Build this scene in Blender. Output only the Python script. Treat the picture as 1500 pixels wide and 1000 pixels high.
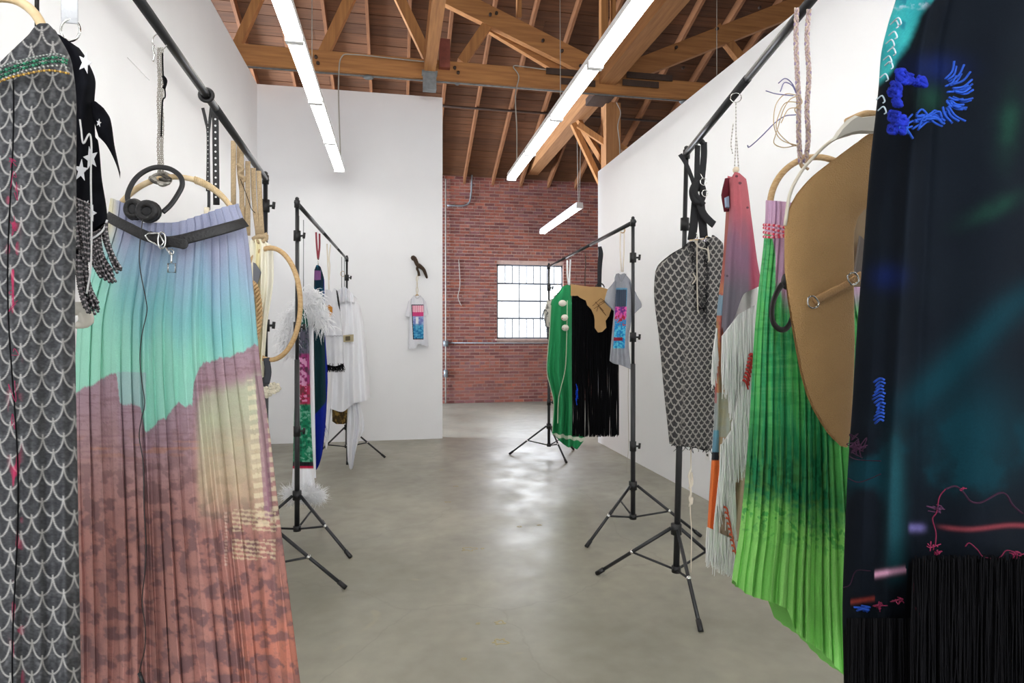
import bpy, bmesh, math, random
import numpy as np
from mathutils import Vector, Matrix
random.seed(7); rng = np.random.default_rng(11)
for o in list(bpy.data.objects): bpy.data.objects.remove(o)
S = bpy.context.scene; COL = S.collection
# ------------------------------------------------------------------ camera
F = 886.0; TH = math.radians(10.87); CH = 1.45; HY = 490.0
VX = Vector((math.sin(TH), math.cos(TH), 0)); RX = Vector((math.cos(TH), -math.sin(TH), 0))
cam_d = bpy.data.cameras.new('camera'); cam = bpy.data.objects.new('camera', cam_d); COL.objects.link(cam)
cam_d.sensor_width = 36; cam_d.lens = F/1500*36; cam_d.shift_y = -10/1500; cam_d.clip_start = .05
cam.location = (0, 0, CH); cam.rotation_euler = (math.pi/2, 0, -TH); S.camera = cam
# ------------------------------------------------------------------ world, exposure
W = bpy.data.worlds.new('sky'); S.world = W; W.use_nodes = True
W.node_tree.nodes['Background'].inputs[0].default_value = (.86, .92, 1, 1)
W.node_tree.nodes['Background'].inputs[1].default_value = 3.4
TUBE = 16.5
S.view_settings.view_transform = 'Standard'; S.view_settings.look = 'None'
S.view_settings.exposure = 0.0; S.view_settings.gamma = 1; S.view_settings.use_curve_mapping = False
def area_lamp(name, loc, rot, sx, sy, e, c=(.88, .93, 1)):
    l = bpy.data.lights.new(name, 'AREA'); l.shape = 'RECTANGLE'; l.size = sx; l.size_y = sy; l.energy = e; l.color = c
    o = bpy.data.objects.new(name, l); COL.objects.link(o); o.location = loc; o.rotation_euler = rot
# daylight through back and side windows, plus added frontal fill; each lamp outside its opening
area_lamp('daylight_back', (2.86, 13.15, 2.16), (-math.pi/2, 0, 0), 1.5, 1.6, 130)
area_lamp('daylight_side', (-6.8, 10.6, 2.6), (0, -math.pi/2, 0), 3.6, 3.2, 2000, (.72, .84, 1))
area_lamp('fill_behind_camera', (.6, -4.35, 2.5), (math.pi/2, 0, 0), 4.6, 3.4, 210, (1, .985, .96))  # unseen fill lamp, added to brighten surfaces that face the camera

# ------------------------------------------------------------------ helpers
def lin(c):
    c = np.asarray(c, float)/255.0
    return np.where(c <= .04045, c/12.92, ((c+.055)/1.055)**2.4)
WL = {}
def link(me, name, parent=None, origin=None):
    n = len(me.vertices); co = np.empty(n*3, np.float32); me.vertices.foreach_get('co', co); co = co.reshape(-1, 3)
    if origin is None:
        mn, mx = co.min(0), co.max(0); origin = Vector(((mn[0]+mx[0])/2, (mn[1]+mx[1])/2, mn[2]))
    origin = Vector(origin); co -= np.array(origin, np.float32); me.vertices.foreach_set('co', co.ravel()); me.update()
    o = bpy.data.objects.new(name, me); COL.objects.link(o); WL[o.name] = origin.copy()
    if parent: o.parent = parent; o.location = origin - WL[parent.name]
    else: o.location = origin
    return o
def thing(name, label, cat, loc, group=None):
    o = bpy.data.objects.new(name, None); COL.objects.link(o); o.location = loc; o.empty_display_size = .05; WL[o.name] = Vector(loc)
    return tag(o, label, cat, group)
def tag(o, label, cat, group=None):
    o['label'] = label; o['category'] = cat
    if group: o['group'] = group
    return o
def stuff(o): o['kind'] = 'stuff'; return o
def adopt(o, p):
    for k in ('label', 'category'):
        if k in o: del o[k]
    o.parent = p; o.location = WL[o.name]-WL[p.name]; return o
def struct(o): o['kind'] = 'structure'; return o
def structe(name, loc):
    o = bpy.data.objects.new(name, None); COL.objects.link(o); o.location = loc; WL[o.name] = Vector(loc); o['kind'] = 'structure'; return o
def ray(x, y): x = float(x); y = float(y); return VX + (x-750)/F*RX + Vector((0, 0, (HY-y)/F))
def P(x, y, Z): return Vector((0, 0, CH)) + ray(x, y)*Z
def onY(x, y, Y): d = ray(x, y); return Vector((0, 0, CH)) + d*(Y/d.y)
def onX(x, y, X): d = ray(x, y); return Vector((0, 0, CH)) + d*(X/d.x)
def np_mesh(name, V, Fc, mat, col=None, smooth=True):
    me = bpy.data.meshes.new(name); V = np.asarray(V, np.float32); Fc = np.asarray(Fc, np.int32)
    k = Fc.shape[1]; me.vertices.add(len(V)); me.vertices.foreach_set('co', V.ravel())
    me.loops.add(Fc.size); me.loops.foreach_set('vertex_index', Fc.ravel())
    me.polygons.add(len(Fc)); me.polygons.foreach_set('loop_start', np.arange(0, Fc.size, k, dtype=np.int32))
    me.polygons.foreach_set('loop_total', np.full(len(Fc), k, np.int32))
    me.update(calc_edges=True); me.validate()
    me.polygons.foreach_set('use_smooth', np.full(len(me.polygons), smooth))
    if col is not None:
        a = me.color_attributes.new('Col', 'FLOAT_COLOR', 'POINT'); c = np.ones((len(V), 4), np.float32); c[:, :3] = col
        a.data.foreach_set('color', c.ravel())
    me.materials.append(mat); return me
class MB:
    """collects shapes into one mesh"""
    def __init__(s): s.V = []; s.F = []; s.C = []; s.n = 0
    def add(s, V, F4, c=None):
        V = np.asarray(V, float); F4 = np.asarray(F4, int); s.V.append(V); s.F.append(F4+s.n)
        s.C.append(np.tile(np.asarray(c if c is not None else (1, 1, 1), float), (len(V), 1)) if c is None or np.ndim(c) == 1 else np.asarray(c)); s.n += len(V); return s
    def box(s, lo, hi, c=None):
        x0, y0, z0 = lo; x1, y1, z1 = hi
        V = [(x0,y0,z0),(x1,y0,z0),(x1,y1,z0),(x0,y1,z0),(x0,y0,z1),(x1,y0,z1),(x1,y1,z1),(x0,y1,z1)]
        return s.add(V, BOXF, c)
    def beam(s, a, b, w, h, up=(0, 0, 1), c=None):
        a = Vector(a); b = Vector(b); d = (b-a).normalized(); up = Vector(up)
        if abs(d.dot(up)) > .98: up = Vector((0, 1, 0))
        r = d.cross(up).normalized(); u = r.cross(d); V = []
        for p in (a, b):
            for (i, j) in ((-1, -1), (1, -1), (1, 1), (-1, 1)): V.append(p + r*(w/2*i) + u*(h/2*j))
        return s.add(V, BOXF, c)
    def tube(s, pts, r, n=8, closed=False, c=None, smooth=0, caps=True, flat=1.0, nrm=None):
        p = np.array([tuple(q) for q in pts], float)
        if smooth: p = catmull(p, smooth, closed)
        m = len(p); rr = np.broadcast_to(np.asarray(r, float) if np.ndim(r) == 0 else np.interp(np.linspace(0, 1, m), np.linspace(0, 1, len(r)), r), (m,))
        if closed: T = np.roll(p, -1, 0)-np.roll(p, 1, 0)
        else: T = np.gradient(p, axis=0)
        T /= np.linalg.norm(T, axis=1)[:, None]+1e-12
        if nrm is not None:
            N = np.tile(np.asarray(nrm, float), (m, 1)); N -= (N*T).sum(1)[:, None]*T
        else:
            N = np.zeros_like(T); a = np.array([0, 0, 1.]) if abs(T[0, 2]) < .9 else np.array([1., 0, 0]); N[0] = a-T[0]*a.dot(T[0])
            for i in range(1, m): N[i] = N[i-1]-T[i]*N[i-1].dot(T[i]); N[i] /= np.linalg.norm(N[i])+1e-12
        N /= np.linalg.norm(N, axis=1)[:, None]+1e-12; B = np.cross(T, N)
        ang = np.linspace(0, 2*np.pi, n, endpoint=False)
        V = p[:, None]+rr[:, None, None]*(np.cos(ang)[None, :, None]*N[:, None]*flat+np.sin(ang)[None, :, None]*B[:, None])
        i = np.arange(m if closed else m-1); j = np.arange(n); I, J = np.meshgrid(i, j, indexing='ij')
        I2 = (I+1) % m; J2 = (J+1) % n
        Fq = np.stack([I*n+J, I*n+J2, I2*n+J2, I2*n+J], -1).reshape(-1, 4); V = V.reshape(-1, 3)
        if caps and not closed:
            V = np.vstack([V, p[0]-T[0]*0, p[-1]]); e = m*n
            c1 = np.stack([np.full(n, e), (j+1) % n, j, j], -1); c2 = np.stack([np.full(n, e+1), (m-1)*n+j, (m-1)*n+(j+1) % n, (m-1)*n+(j+1) % n], -1)
            # triangles written as quads are invalid: pair them up instead
            if n % 2 == 0:
                k = np.arange(0, n, 2)
                c1 = np.stack([np.full(n//2, e), (k+2) % n, k+1, k], -1)
                c2 = np.stack([np.full(n//2, e+1), (m-1)*n+k, (m-1)*n+k+1, (m-1)*n+(k+2) % n], -1)
                Fq = np.vstack([Fq, c1, c2])
        cc = c
        return s.add(V, Fq, cc)
    def ball(s, c0, r, c=None, seg=8, rings=5, sc=(1, 1, 1)):
        p = []
        th = np.linspace(0, np.pi, rings+1); ph = np.linspace(0, 2*np.pi, seg, endpoint=False)
        th = th.copy(); th[0] = .12; th[-1] = np.pi-.12
        Tm, Pm = np.meshgrid(th, ph, indexing='ij')
        V = np.stack([np.sin(Tm)*np.cos(Pm)*sc[0], np.sin(Tm)*np.sin(Pm)*sc[1], np.cos(Tm)*sc[2]], -1).reshape(-1, 3)*r+np.array(tuple(c0))
        I, J = np.meshgrid(np.arange(rings), np.arange(seg), indexing='ij'); J2 = (J+1) % seg
        Fq = np.stack([I*seg+J, (I+1)*seg+J, (I+1)*seg+J2, I*seg+J2], -1).reshape(-1, 4)
        extra = []
        for base, rev in ((0, 0), (rings*seg, 1)):
            for k in range(1, seg-2, 2):
                q = [base, base+k, base+k+1, base+k+2]; extra.append(q if rev else q[::-1])
        return s.add(V, np.vstack([Fq, extra]), c)
    def build(s, name, mat, parent=None, smooth=True, origin=None):
        me = np_mesh(name, np.vstack(s.V), np.vstack(s.F), mat, np.vstack(s.C), smooth)
        return link(me, name, parent, origin)
BOXF = [(0,3,2,1),(4,5,6,7),(0,1,5,4),(1,2,6,5),(2,3,7,6),(3,0,4,7)]
def catmull(p, k, closed=False):
    n = len(p); out = []
    rngi = range(n) if closed else range(n-1)
    for i in rngi:
        p0 = p[(i-1) % n] if closed or i > 0 else 2*p[0]-p[1]; p1 = p[i]; p2 = p[(i+1) % n]
        p3 = p[(i+2) % n] if closed or i+2 < n else 2*p[-1]-p[-2]
        for t in np.arange(k)/k:
            out.append(.5*((2*p1)+(-p0+p2)*t+(2*p0-5*p1+4*p2-p3)*t*t+(-p0+3*p1-3*p2+p3)*t**3))
    if not closed: out.append(p[-1])
    return np.array(out)
def cs(pts):
    """smooth curve through (x, y) points as a function"""
    a = np.array(pts, float)
    if len(a) < 3: return lambda t: np.interp(t, a[:, 0], a[:, 1])
    x, y = a[:, 0], a[:, 1]; d = np.diff(y)/np.maximum(np.diff(x), 1e-9)
    m = np.zeros(len(x)); m[1:-1] = np.where(d[:-1]*d[1:] > 0, 2*d[:-1]*d[1:]/(d[:-1]+d[1:]+1e-12), 0); m[0] = d[0]; m[-1] = d[-1]
    def f(t):
        t = np.clip(t, x[0], x[-1]); i = np.clip(np.searchsorted(x, t, side='right')-1, 0, len(x)-2); h = x[i+1]-x[i]; q = (t-x[i])/h
        return y[i]*(2*q**3-3*q*q+1)+m[i]*h*(q**3-2*q*q+q)+y[i+1]*(-2*q**3+3*q*q)+m[i+1]*h*(q**3-q*q)
    return f
TAB = rng.random((256, 256))
def vn(x, y, sd=0):
    x = np.asarray(x, float)+sd*17.3; y = np.asarray(y, float)+sd*31.7
    xi = np.floor(x).astype(int); yi = np.floor(y).astype(int); fx = x-xi; fy = y-yi; fx = fx*fx*(3-2*fx); fy = fy*fy*(3-2*fy)
    g = lambda a, b: TAB[a % 256, b % 256]
    return (g(xi, yi)*(1-fx)+g(xi+1, yi)*fx)*(1-fy)+(g(xi, yi+1)*(1-fx)+g(xi+1, yi+1)*fx)*fy
def fbm(x, y, sd=0, o=4):
    t = 0; a = .5
    for k in range(o): t = t+a*vn(x*2**k, y*2**k, sd+k*3); a *= .5
    return t/(1-.5**o)
def sm(a, b, x): t = np.clip((x-a)/(b-a), 0, 1); return t*t*(3-2*t)
def mix(a, b, t): t = np.asarray(t)[..., None]; return a*(1-t)+b*t
def RGB(*c): return lin(c)
def flat(c, shape): return np.broadcast_to(lin(c), shape+(3,)).copy()
# ------------------------------------------------------------------ materials
def mat(name, c=None, rough=.6, metal=0, attr=False, emit=0, noise=0, nscale=30, bump=0, bscale=200, spec=.5, stretch=(1, 1, 1), alpha=1, trans=0, c2=None, sheen=0, coat=0):
    m = bpy.data.materials.new(name); m.use_nodes = True; nt = m.node_tree; b = nt.nodes['Principled BSDF']
    col = tuple(lin(c))+(1,) if c is not None else (1, 1, 1, 1)
    b.inputs['Base Color'].default_value = col; b.inputs['Roughness'].default_value = rough; b.inputs['Metallic'].default_value = metal
    b.inputs['Specular IOR Level'].default_value = spec; b.inputs['Alpha'].default_value = alpha; b.inputs['Transmission Weight'].default_value = trans
    b.inputs['Sheen Weight'].default_value = sheen; b.inputs['Coat Weight'].default_value = coat
    if emit: b.inputs['Emission Color'].default_value = col; b.inputs['Emission Strength'].default_value = emit
    src = None
    if attr:
        a = nt.nodes.new('ShaderNodeAttribute'); a.attribute_name = 'Col'; src = a.outputs['Color']
    tc = nt.nodes.new('ShaderNodeTexCoord'); mp = nt.nodes.new('ShaderNodeMapping'); mp.inputs['Scale'].default_value = stretch
    nt.links.new(tc.outputs['Object'], mp.inputs['Vector'])
    if noise:
        n = nt.nodes.new('ShaderNodeTexNoise'); n.inputs['Scale'].default_value = nscale; n.inputs['Detail'].default_value = 5
        nt.links.new(mp.outputs[0], n.inputs['Vector'])
        r = nt.nodes.new('ShaderNodeMapRange'); r.inputs[1].default_value = .25; r.inputs[2].default_value = .75
        nt.links.new(n.outputs['Fac'], r.inputs[0])
        if c2 is not None:
            mx = nt.nodes.new('ShaderNodeMix'); mx.data_type = 'RGBA'; nt.links.new(r.outputs[0], mx.inputs[0])
            mx.inputs[6].default_value = tuple(lin(c2))+(1,); mx.inputs[7].default_value = col
            if src: nt.links.new(src, mx.inputs[7])
            src = mx.outputs[2]
        else:
            r.inputs[3].default_value = 1-noise; r.inputs[4].default_value = 1+noise
            mx = nt.nodes.new('ShaderNodeVectorMath'); mx.operation = 'SCALE'
            if src: nt.links.new(src, mx.inputs[0])
            else: mx.inputs[0].default_value = col[:3]
            nt.links.new(r.outputs[0], mx.inputs['Scale']); src = mx.outputs[0]
    if src: nt.links.new(src, b.inputs['Base Color'])
    if bump:
        n = nt.nodes.new('ShaderNodeTexNoise'); n.inputs['Scale'].default_value = bscale; n.inputs['Detail'].default_value = 3
        nt.links.new(mp.outputs[0], n.inputs['Vector']); bp = nt.nodes.new('ShaderNodeBump'); bp.inputs['Strength'].default_value = bump; bp.inputs['Distance'].default_value = .01
        nt.links.new(n.outputs['Fac'], bp.inputs['Height']); nt.links.new(bp.outputs[0], b.inputs['Normal'])
    return m
M = {}
M['cloth'] = mat('printed_cloth', attr=True, rough=.85, noise=.08, nscale=350, spec=.2, bump=.15, bscale=500)
M['dark_cloth'] = mat('dark_printed_cloth', attr=True, rough=.9, noise=.12, nscale=250, spec=.05)
M['white'] = mat('white_wall_paint', (238, 238, 240), rough=.75, spec=.2, noise=.012, nscale=3)
M['steel_black'] = mat('black_powder_coat', (34, 35, 38), rough=.38, spec=.5)
M['black_plastic'] = mat('black_plastic', (20, 20, 22), rough=.45)
M['chrome'] = mat('chrome_metal', (215, 215, 212), rough=.22, metal=1)
M['wire'] = mat('grey_cable', (170, 165, 155), rough=.6)
M['galv'] = mat('galvanised_steel', (135, 140, 142), rough=.5, metal=.4, noise=.2, nscale=20)
M['iron'] = mat('dark_iron_plate', (70, 52, 42), rough=.7, noise=.2, nscale=15)
for ax, st in (('x', (.4, 6, 6)), ('y', (6, .4, 6)), ('z', (6, 6, .4))):
    M['wood_'+ax] = mat('timber_'+ax, (196, 138, 80), rough=.65, noise=1, c2=(158, 104, 60), nscale=5, stretch=st, bump=.2, bscale=12)
    M['beam_'+ax] = mat('aged_beam_'+ax, (186, 134, 86), rough=.65, noise=1, c2=(154, 104, 64), nscale=5, stretch=st, bump=.2, bscale=12)
M['rafter'] = mat('rafter_wood', (142, 92, 54), rough=.75, noise=1, c2=(112, 70, 40), nscale=5, stretch=(6, .5, 3))
M['plank'] = mat('roof_plank_wood', attr=True, rough=.8, noise=.3, nscale=4, stretch=(.5, 8, 8))
M['rattan'] = mat('rattan_wood', (205, 175, 130), rough=.6, noise=1, c2=(170, 132, 84), nscale=60, stretch=(1, 1, 3))
M['rattan_pale'] = mat('pale_cane', (225, 203, 165), rough=.6, noise=1, c2=(196, 168, 122), nscale=40)
M['leather_black'] = mat('black_leather', (22, 21, 22), rough=.5, bump=.3, bscale=180)
M['leather_tan'] = mat('tan_leather', (194, 154, 102), rough=.62, bump=.7, bscale=330, noise=.07, nscale=8, spec=.3)
M['cotton'] = mat('attr_fibre', attr=True, rough=.9, spec=.15)
M['fur'] = mat('white_feather', (250, 250, 252), rough=.9, spec=.1, trans=0)
M['black_fibre'] = mat('black_fringe_fibre', (5, 5, 8), rough=.7, spec=.1)
M['beads'] = mat('glossy_beads', attr=True, rough=.25, spec=.6)
M['sheer'] = mat('sheer_white_voile', attr=True, rough=.9, spec=.1, alpha=.8)
M['clear'] = mat('clear_plastic', (235, 238, 240), rough=.1, alpha=.22)
M['frame'] = mat('window_steel', (105, 108, 114), rough=.6)
M['brick'] = mat('brick_clay', attr=True, rough=.85, noise=.18, nscale=25, bump=.4, bscale=60)
M['mortar'] = mat('lime_mortar', (186, 158, 146), rough=.9, noise=.15, nscale=12, bump=.3, bscale=80)
m = mat('fluorescent_tube', (255, 255, 250), emit=TUBE); M['tube'] = m
M['batten'] = mat('white_enamel', (235, 235, 235), rough=.4)
M['glass'] = mat('window_glass', (245, 248, 252), rough=.05, alpha=.12)
# concrete floor
m = bpy.data.materials.new('polished_concrete'); m.use_nodes = True; nt = m.node_tree; b = nt.nodes['Principled BSDF']; L = nt.links
tc = nt.nodes.new('ShaderNodeTexCoord')
def nz(scale, detail=6, dist=0):
    n = nt.nodes.new('ShaderNodeTexNoise'); n.inputs['Scale'].default_value = scale; n.inputs['Detail'].default_value = detail; n.inputs['Distortion'].default_value = dist
    L.new(tc.outputs['Object'], n.inputs['Vector']); return n.outputs['Fac']
def ramp(src, stops):
    r = nt.nodes.new('ShaderNodeValToRGB'); L.new(src, r.inputs[0]); e = r.color_ramp.elements
    while len(e) < len(stops): e.new(.5)
    for k, (p, c) in enumerate(stops): e[k].position = p; e[k].color = tuple(lin(c))+(1,)
    return r.outputs[0]
def mixc(f, a, bb, mode='MIX'):
    x = nt.nodes.new('ShaderNodeMix'); x.data_type = 'RGBA'; x.blend_type = mode
    if isinstance(f, float): x.inputs[0].default_value = f
    else: L.new(f, x.inputs[0])
    L.new(a, x.inputs[6]); L.new(bb, x.inputs[7]) if not isinstance(bb, tuple) else setattr(x.inputs[7], 'default_value', bb)
    return x.outputs[2]
base = ramp(nz(.9, 8, .6), [(.3, (152, 148, 132)), (.5, (168, 164, 148)), (.7, (184, 179, 160))])
fine = ramp(nz(9, 8), [(.3, (112, 112, 112)), (.7, (142, 142, 142))])
c1 = mixc(.55, base, fine, 'OVERLAY')
vo = nt.nodes.new('ShaderNodeTexVoronoi'); vo.feature = 'DISTANCE_TO_EDGE'; vo.inputs['Scale'].default_value = .42
nd = nt.nodes.new('ShaderNodeTexNoise'); nd.inputs['Scale'].default_value = 2.2; nd.inputs['Detail'].default_value = 6; L.new(tc.outputs['Object'], nd.inputs['Vector'])
va = nt.nodes.new('ShaderNodeVectorMath'); va.operation = 'MULTIPLY_ADD'; va.inputs[1].default_value = (.45, .45, .45); L.new(nd.outputs['Color'], va.inputs[0]); L.new(tc.outputs['Object'], va.inputs[2]); L.new(va.outputs[0], vo.inputs['Vector'])
cr = ramp(vo.outputs['Distance'], [(0, (120, 120, 120)), (.003, (0, 0, 0))])
c2_ = mixc(cr, c1, (.12, .11, .09, 1))
st_ = ramp(nz(1.7, 3, 1.2), [(.70, (0, 0, 0)), (.73, (150, 150, 150))])
c3 = mixc(st_, c2_, (.36, .31, .2, 1)); L.new(c3, b.inputs['Base Color'])
rr = nt.nodes.new('ShaderNodeMapRange'); L.new(nz(3, 6, .5), rr.inputs[0]); rr.inputs[1].default_value = .3; rr.inputs[2].default_value = .7; rr.inputs[3].default_value = .34; rr.inputs[4].default_value = .52
L.new(rr.outputs[0], b.inputs['Roughness']); bp = nt.nodes.new('ShaderNodeBump'); bp.inputs['Strength'].default_value = .12; bp.inputs['Distance'].default_value = .01
L.new(nz(5, 8, .4), bp.inputs['Height']); L.new(bp.outputs[0], b.inputs['Normal']); b.inputs['Specular IOR Level'].default_value = .5
M['floor'] = m

# ================================================================== SETTING
floor_ = struct(MB().box((-6.6, -4.2, -.1), (9.2, 13.05, 0)).build('floor', M['floor'], smooth=False))
stain = mat('ochre_filler', (160, 146, 108), rough=.6)
for (x, y, w_) in ((732, 940, 30), (733, 912, 17), (700, 913, 7), (688, 804, 24), (761, 771, 8), (790, 769, 8), (668, 712, 8), (655, 735, 10), (680, 965, 8), (707, 803, 7), (646, 688, 7)):
    d = ray(x, y); c0 = Vector((0, 0, CH))+d*(-CH/d.z); r0 = w_/F*c0.length*.5
    mb = MB(); q = []
    for k in range(14): a = k*6.283/14; rr_ = r0*random.uniform(.35, 1); q.append((c0.x+rr_*math.cos(a)*1.1, c0.y+rr_*math.sin(a)*.9, .0006))
    mb.tube(q, .004+.012*r0, 6, closed=True, smooth=3, flat=.12, nrm=(0, 0, 1)); mb.build('floor_stain', stain, floor_)
def struct_box(name, lo, hi, m): return struct(MB().box(lo, hi).build(name, m, smooth=False))
LWX, PWY, RWX, BWY = -1.80, 8.48, 2.68, 12.75
struct_box('wall_left', (LWX-.15, -4, 0), (LWX, PWY+.12, 4.76), M['white'])
struct_box('wall_middle', (LWX, PWY, 0), (.64, PWY+.12, 4.76), M['white'])
struct_box('wall_right', (RWX, -4, 0), (RWX+.12, 7.80, 3.65), M['white'])
w = MB(); w.box((-6.5, -4.15, 0), (-1.7, -4, 11.5)); w.box((2.6, -4.15, 0), (9.1, -4, 11.5)); w.box((-1.7, -4.15, 0), (2.6, -4, .7)); w.box((-1.7, -4.15, 4.2), (2.6, -4, 11.5))  # opening added so the fill lamp behind the camera can shine in
struct(w.build('wall_behind', M['white'], smooth=False))
struct_box('wall_outer_right', (9, -4, 0), (9.15, 13, 11.5), M['white'])
w = MB()
w.box((-6.6, -4, 0), (-6.45, 8.9, 11.5)); w.box((-6.6, 12.3, 0), (-6.45, 13, 11.5)); w.box((-6.6, 8.9, 0), (-6.45, 12.3, .9)); w.box((-6.6, 8.9, 4.2), (-6.45, 12.3, 11.5))
struct(w.build('wall_outer_left', M['white'], smooth=False))
# brick wall with a window hole
WX0, WX1, WZ0, WZ1 = 2.12, 3.59, 1.36, 2.96
w = MB()
for (a, b_, c, d) in ((-6.5, WX0, 0, 5.0), (WX1, 9, 0, 5.0), (WX0, WX1, 0, WZ0), (WX0, WX1, WZ1, 5.0)): w.box((a, BWY+.012, c), (b_, BWY+.28, d))
wall_back = struct(w.build('wall_back', M['mortar'], smooth=False))
bl, ch = .202, .0675; bricks = []
nrow = int(4.86/ch)
for r in range(nrow):
    z0 = r*ch+.005; header = r % 7 == 5; step = .106 if header else .212
    x = -1.0 + (0 if r % 2 else step/2) - (.05 if header else 0)
    while x < 5.6:
        a, b_ = x, x+step-.010
        x += step
        if z0 < WZ1+.02 and z0+.057 > WZ0-.03:
            if a < WX0 and b_ > WX0: b_ = WX0
            elif a < WX1 and b_ > WX1: a = WX1
            elif a >= WX0 and b_ <= WX1: continue
        if b_-a < .04: continue
        bricks.append((a, b_, z0))
pal = [(146, 84, 70), (134, 74, 62), (154, 92, 76), (124, 72, 66), (142, 78, 62), (130, 80, 78), (158, 88, 68), (118, 64, 58), (140, 88, 80)]
def brick_shape(mb, a, b_, z0, c, dy=0.):
    e = .004
    V = [(a, BWY+.03, z0), (b_, BWY+.03, z0), (b_, BWY+.03, z0+.057), (a, BWY+.03, z0+.057),
         (a+e, BWY-dy, z0+e), (b_-e, BWY-dy, z0+e), (b_-e, BWY-dy, z0+.057-e), (a+e, BWY-dy, z0+.057-e)]
    mb.add(V, BOXF, c)
vis = []
for i, (a, b_, z0) in enumerate(bricks):
    xc = (a+b_)/2; p = Vector((xc, BWY, z0)); 
    if 1.0 < xc < 3.5 and b_-a > .17: vis.append(((xc-2.0)**2+(z0-1.7)**2, i))
vis.sort(); single = set(i for _, i in vis[:296]); protos = {}
rest = MB()
for i, (a, b_, z0) in enumerate(bricks):
    c = lin(pal[random.randrange(len(pal))])*random.uniform(.75, 1.05)
    if i in single:
        k = (random.randrange(9), round(b_-a, 3))
        if k not in protos:
            mb = MB(); brick_shape(mb, -(b_-a)/2, (b_-a)/2, 0, lin(pal[k[0]])*.9, .002+.001*(k[0] % 4))
            me = np_mesh('brick', np.vstack(mb.V), np.vstack(mb.F), M['brick'], np.vstack(mb.C), False)
            me.vertices.foreach_get  # shared between alike bricks
            protos[k] = me
        o = bpy.data.objects.new('brick', protos[k]); COL.objects.link(o); o.parent = wall_back; o.location = Vector(((a+b_)/2, 0, z0))-WL[wall_back.name]
    else: brick_shape(rest, a, b_, z0, c, random.uniform(0, .006))
stuff(rest.build('brick_courses', M['brick'], wall_back, smooth=False))
# window in brick wall
win = structe('window_1', (2.855, BWY+.05, WZ0))
w = MB(); t = .035
for (a, b_, c, d) in ((WX0, WX1, WZ0, WZ0+t), (WX0, WX1, WZ1-t, WZ1), (WX0, WX0+t, WZ0, WZ1), (WX1-t, WX1, WZ0, WZ1)): w.box((a, BWY+.05, c), (b_, BWY+.10, d))
w.build('window_frame', M['frame'], win, smooth=False)
zr = [WZ0+t, WZ0+.44, WZ0+.815, WZ0+1.19, WZ1-t]
for z in zr[1:4]: MB().box((WX0+t, BWY+.055, z-.018), (WX1-t, BWY+.09, z+.018)).build('glazing_bar', M['frame'], win, smooth=False)
for j in range(4):
    n = 3 if j in (1, 2) else 9
    for k in range(n):
        a = WX0+t+(WX1-WX0-2*t)*k/n; b_ = WX0+t+(WX1-WX0-2*t)*(k+1)/n
        if k: MB().box((a-.010 if n == 9 else a-.012, BWY+.058, zr[j]), (a+.010 if n == 9 else a+.012, BWY+.085, zr[j+1])).build('glazing_bar', M['frame'], win, smooth=False)
        MB().box((a+.008, BWY+.068, zr[j]+.014), (b_-.008, BWY+.072, zr[j+1]-.014)).build('pane', M['glass'], win, smooth=False)
MB().box((WX0-.03, BWY-.05, WZ0-.035), (WX1+.03, BWY+.06, WZ0)).build('window_sill', M['mortar'], win, smooth=False)
# roof : planks, rafters
SL = .387; EZ = 4.80
def rz(y): return EZ+SL*(BWY-y)
ceil = structe('ceiling', (1.3, BWY, EZ))
np_ = 0; y = BWY+.25
cosS = 1/math.sqrt(1+SL*SL); wy = .186*cosS
while y > -4.1:
    # boards butt end to end, staggered
    cuts = [-6.5, random.uniform(-3, .3), random.uniform(1.6, 4.4), random.uniform(5.5, 7), 9.1]
    if y < 3: cuts = [-6.5, 9.1]
    for a, b_ in zip(cuts[:-1], cuts[1:]):
        y0, y1 = y-.004, y-wy+.004; k = random.uniform(.75, 1.2); dz = random.uniform(0, .006)
        V = []
        for zz in (0, .022):
            for (xx, yy) in ((a+.002, y1), (b_-.002, y1), (b_-.002, y0), (a+.002, y0)): V.append((xx, yy, rz(yy)+zz+dz))
        MB().add(V, BOXF, lin((100, 64, 38))*k).build('roof_plank', M['plank'], ceil, smooth=False); np_ += 1
    y -= wy
MB().add([(-6.6, -4.2, rz(-4.2)+.04), (9.2, -4.2, rz(-4.2)+.04), (9.2, 13.1, rz(13.1)+.04), (-6.6, 13.1, rz(13.1)+.04),
          (-6.6, -4.2, rz(-4.2)+.1), (9.2, -4.2, rz(-4.2)+.1), (9.2, 13.1, rz(13.1)+.1), (-6.6, 13.1, rz(13.1)+.1)], BOXF).build('roof_deck', M['rafter'], ceil, smooth=False)
x = -5.9
while x < 8.9:
    a = Vector((x, -4.1, rz(-4.1)-.085)); b_ = Vector((x, BWY+.1, rz(BWY+.1)-.085))
    MB().beam(a, b_, .045, .15).build('rafter', M['rafter'], ceil, smooth=False); x += .61
for yy in (10.6,):
    MB().tube([(-6, yy, rz(yy)-.19), (9, yy, rz(yy)-.19)], .022).build('sprinkler_pipe', M['iron'], ceil)
MB().tube([(-6, 4.6, rz(4.6)-.19), (9, 4.6, rz(4.6)-.19)], .03).build('sprinkler_pipe', M['iron'], ceil)
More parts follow.
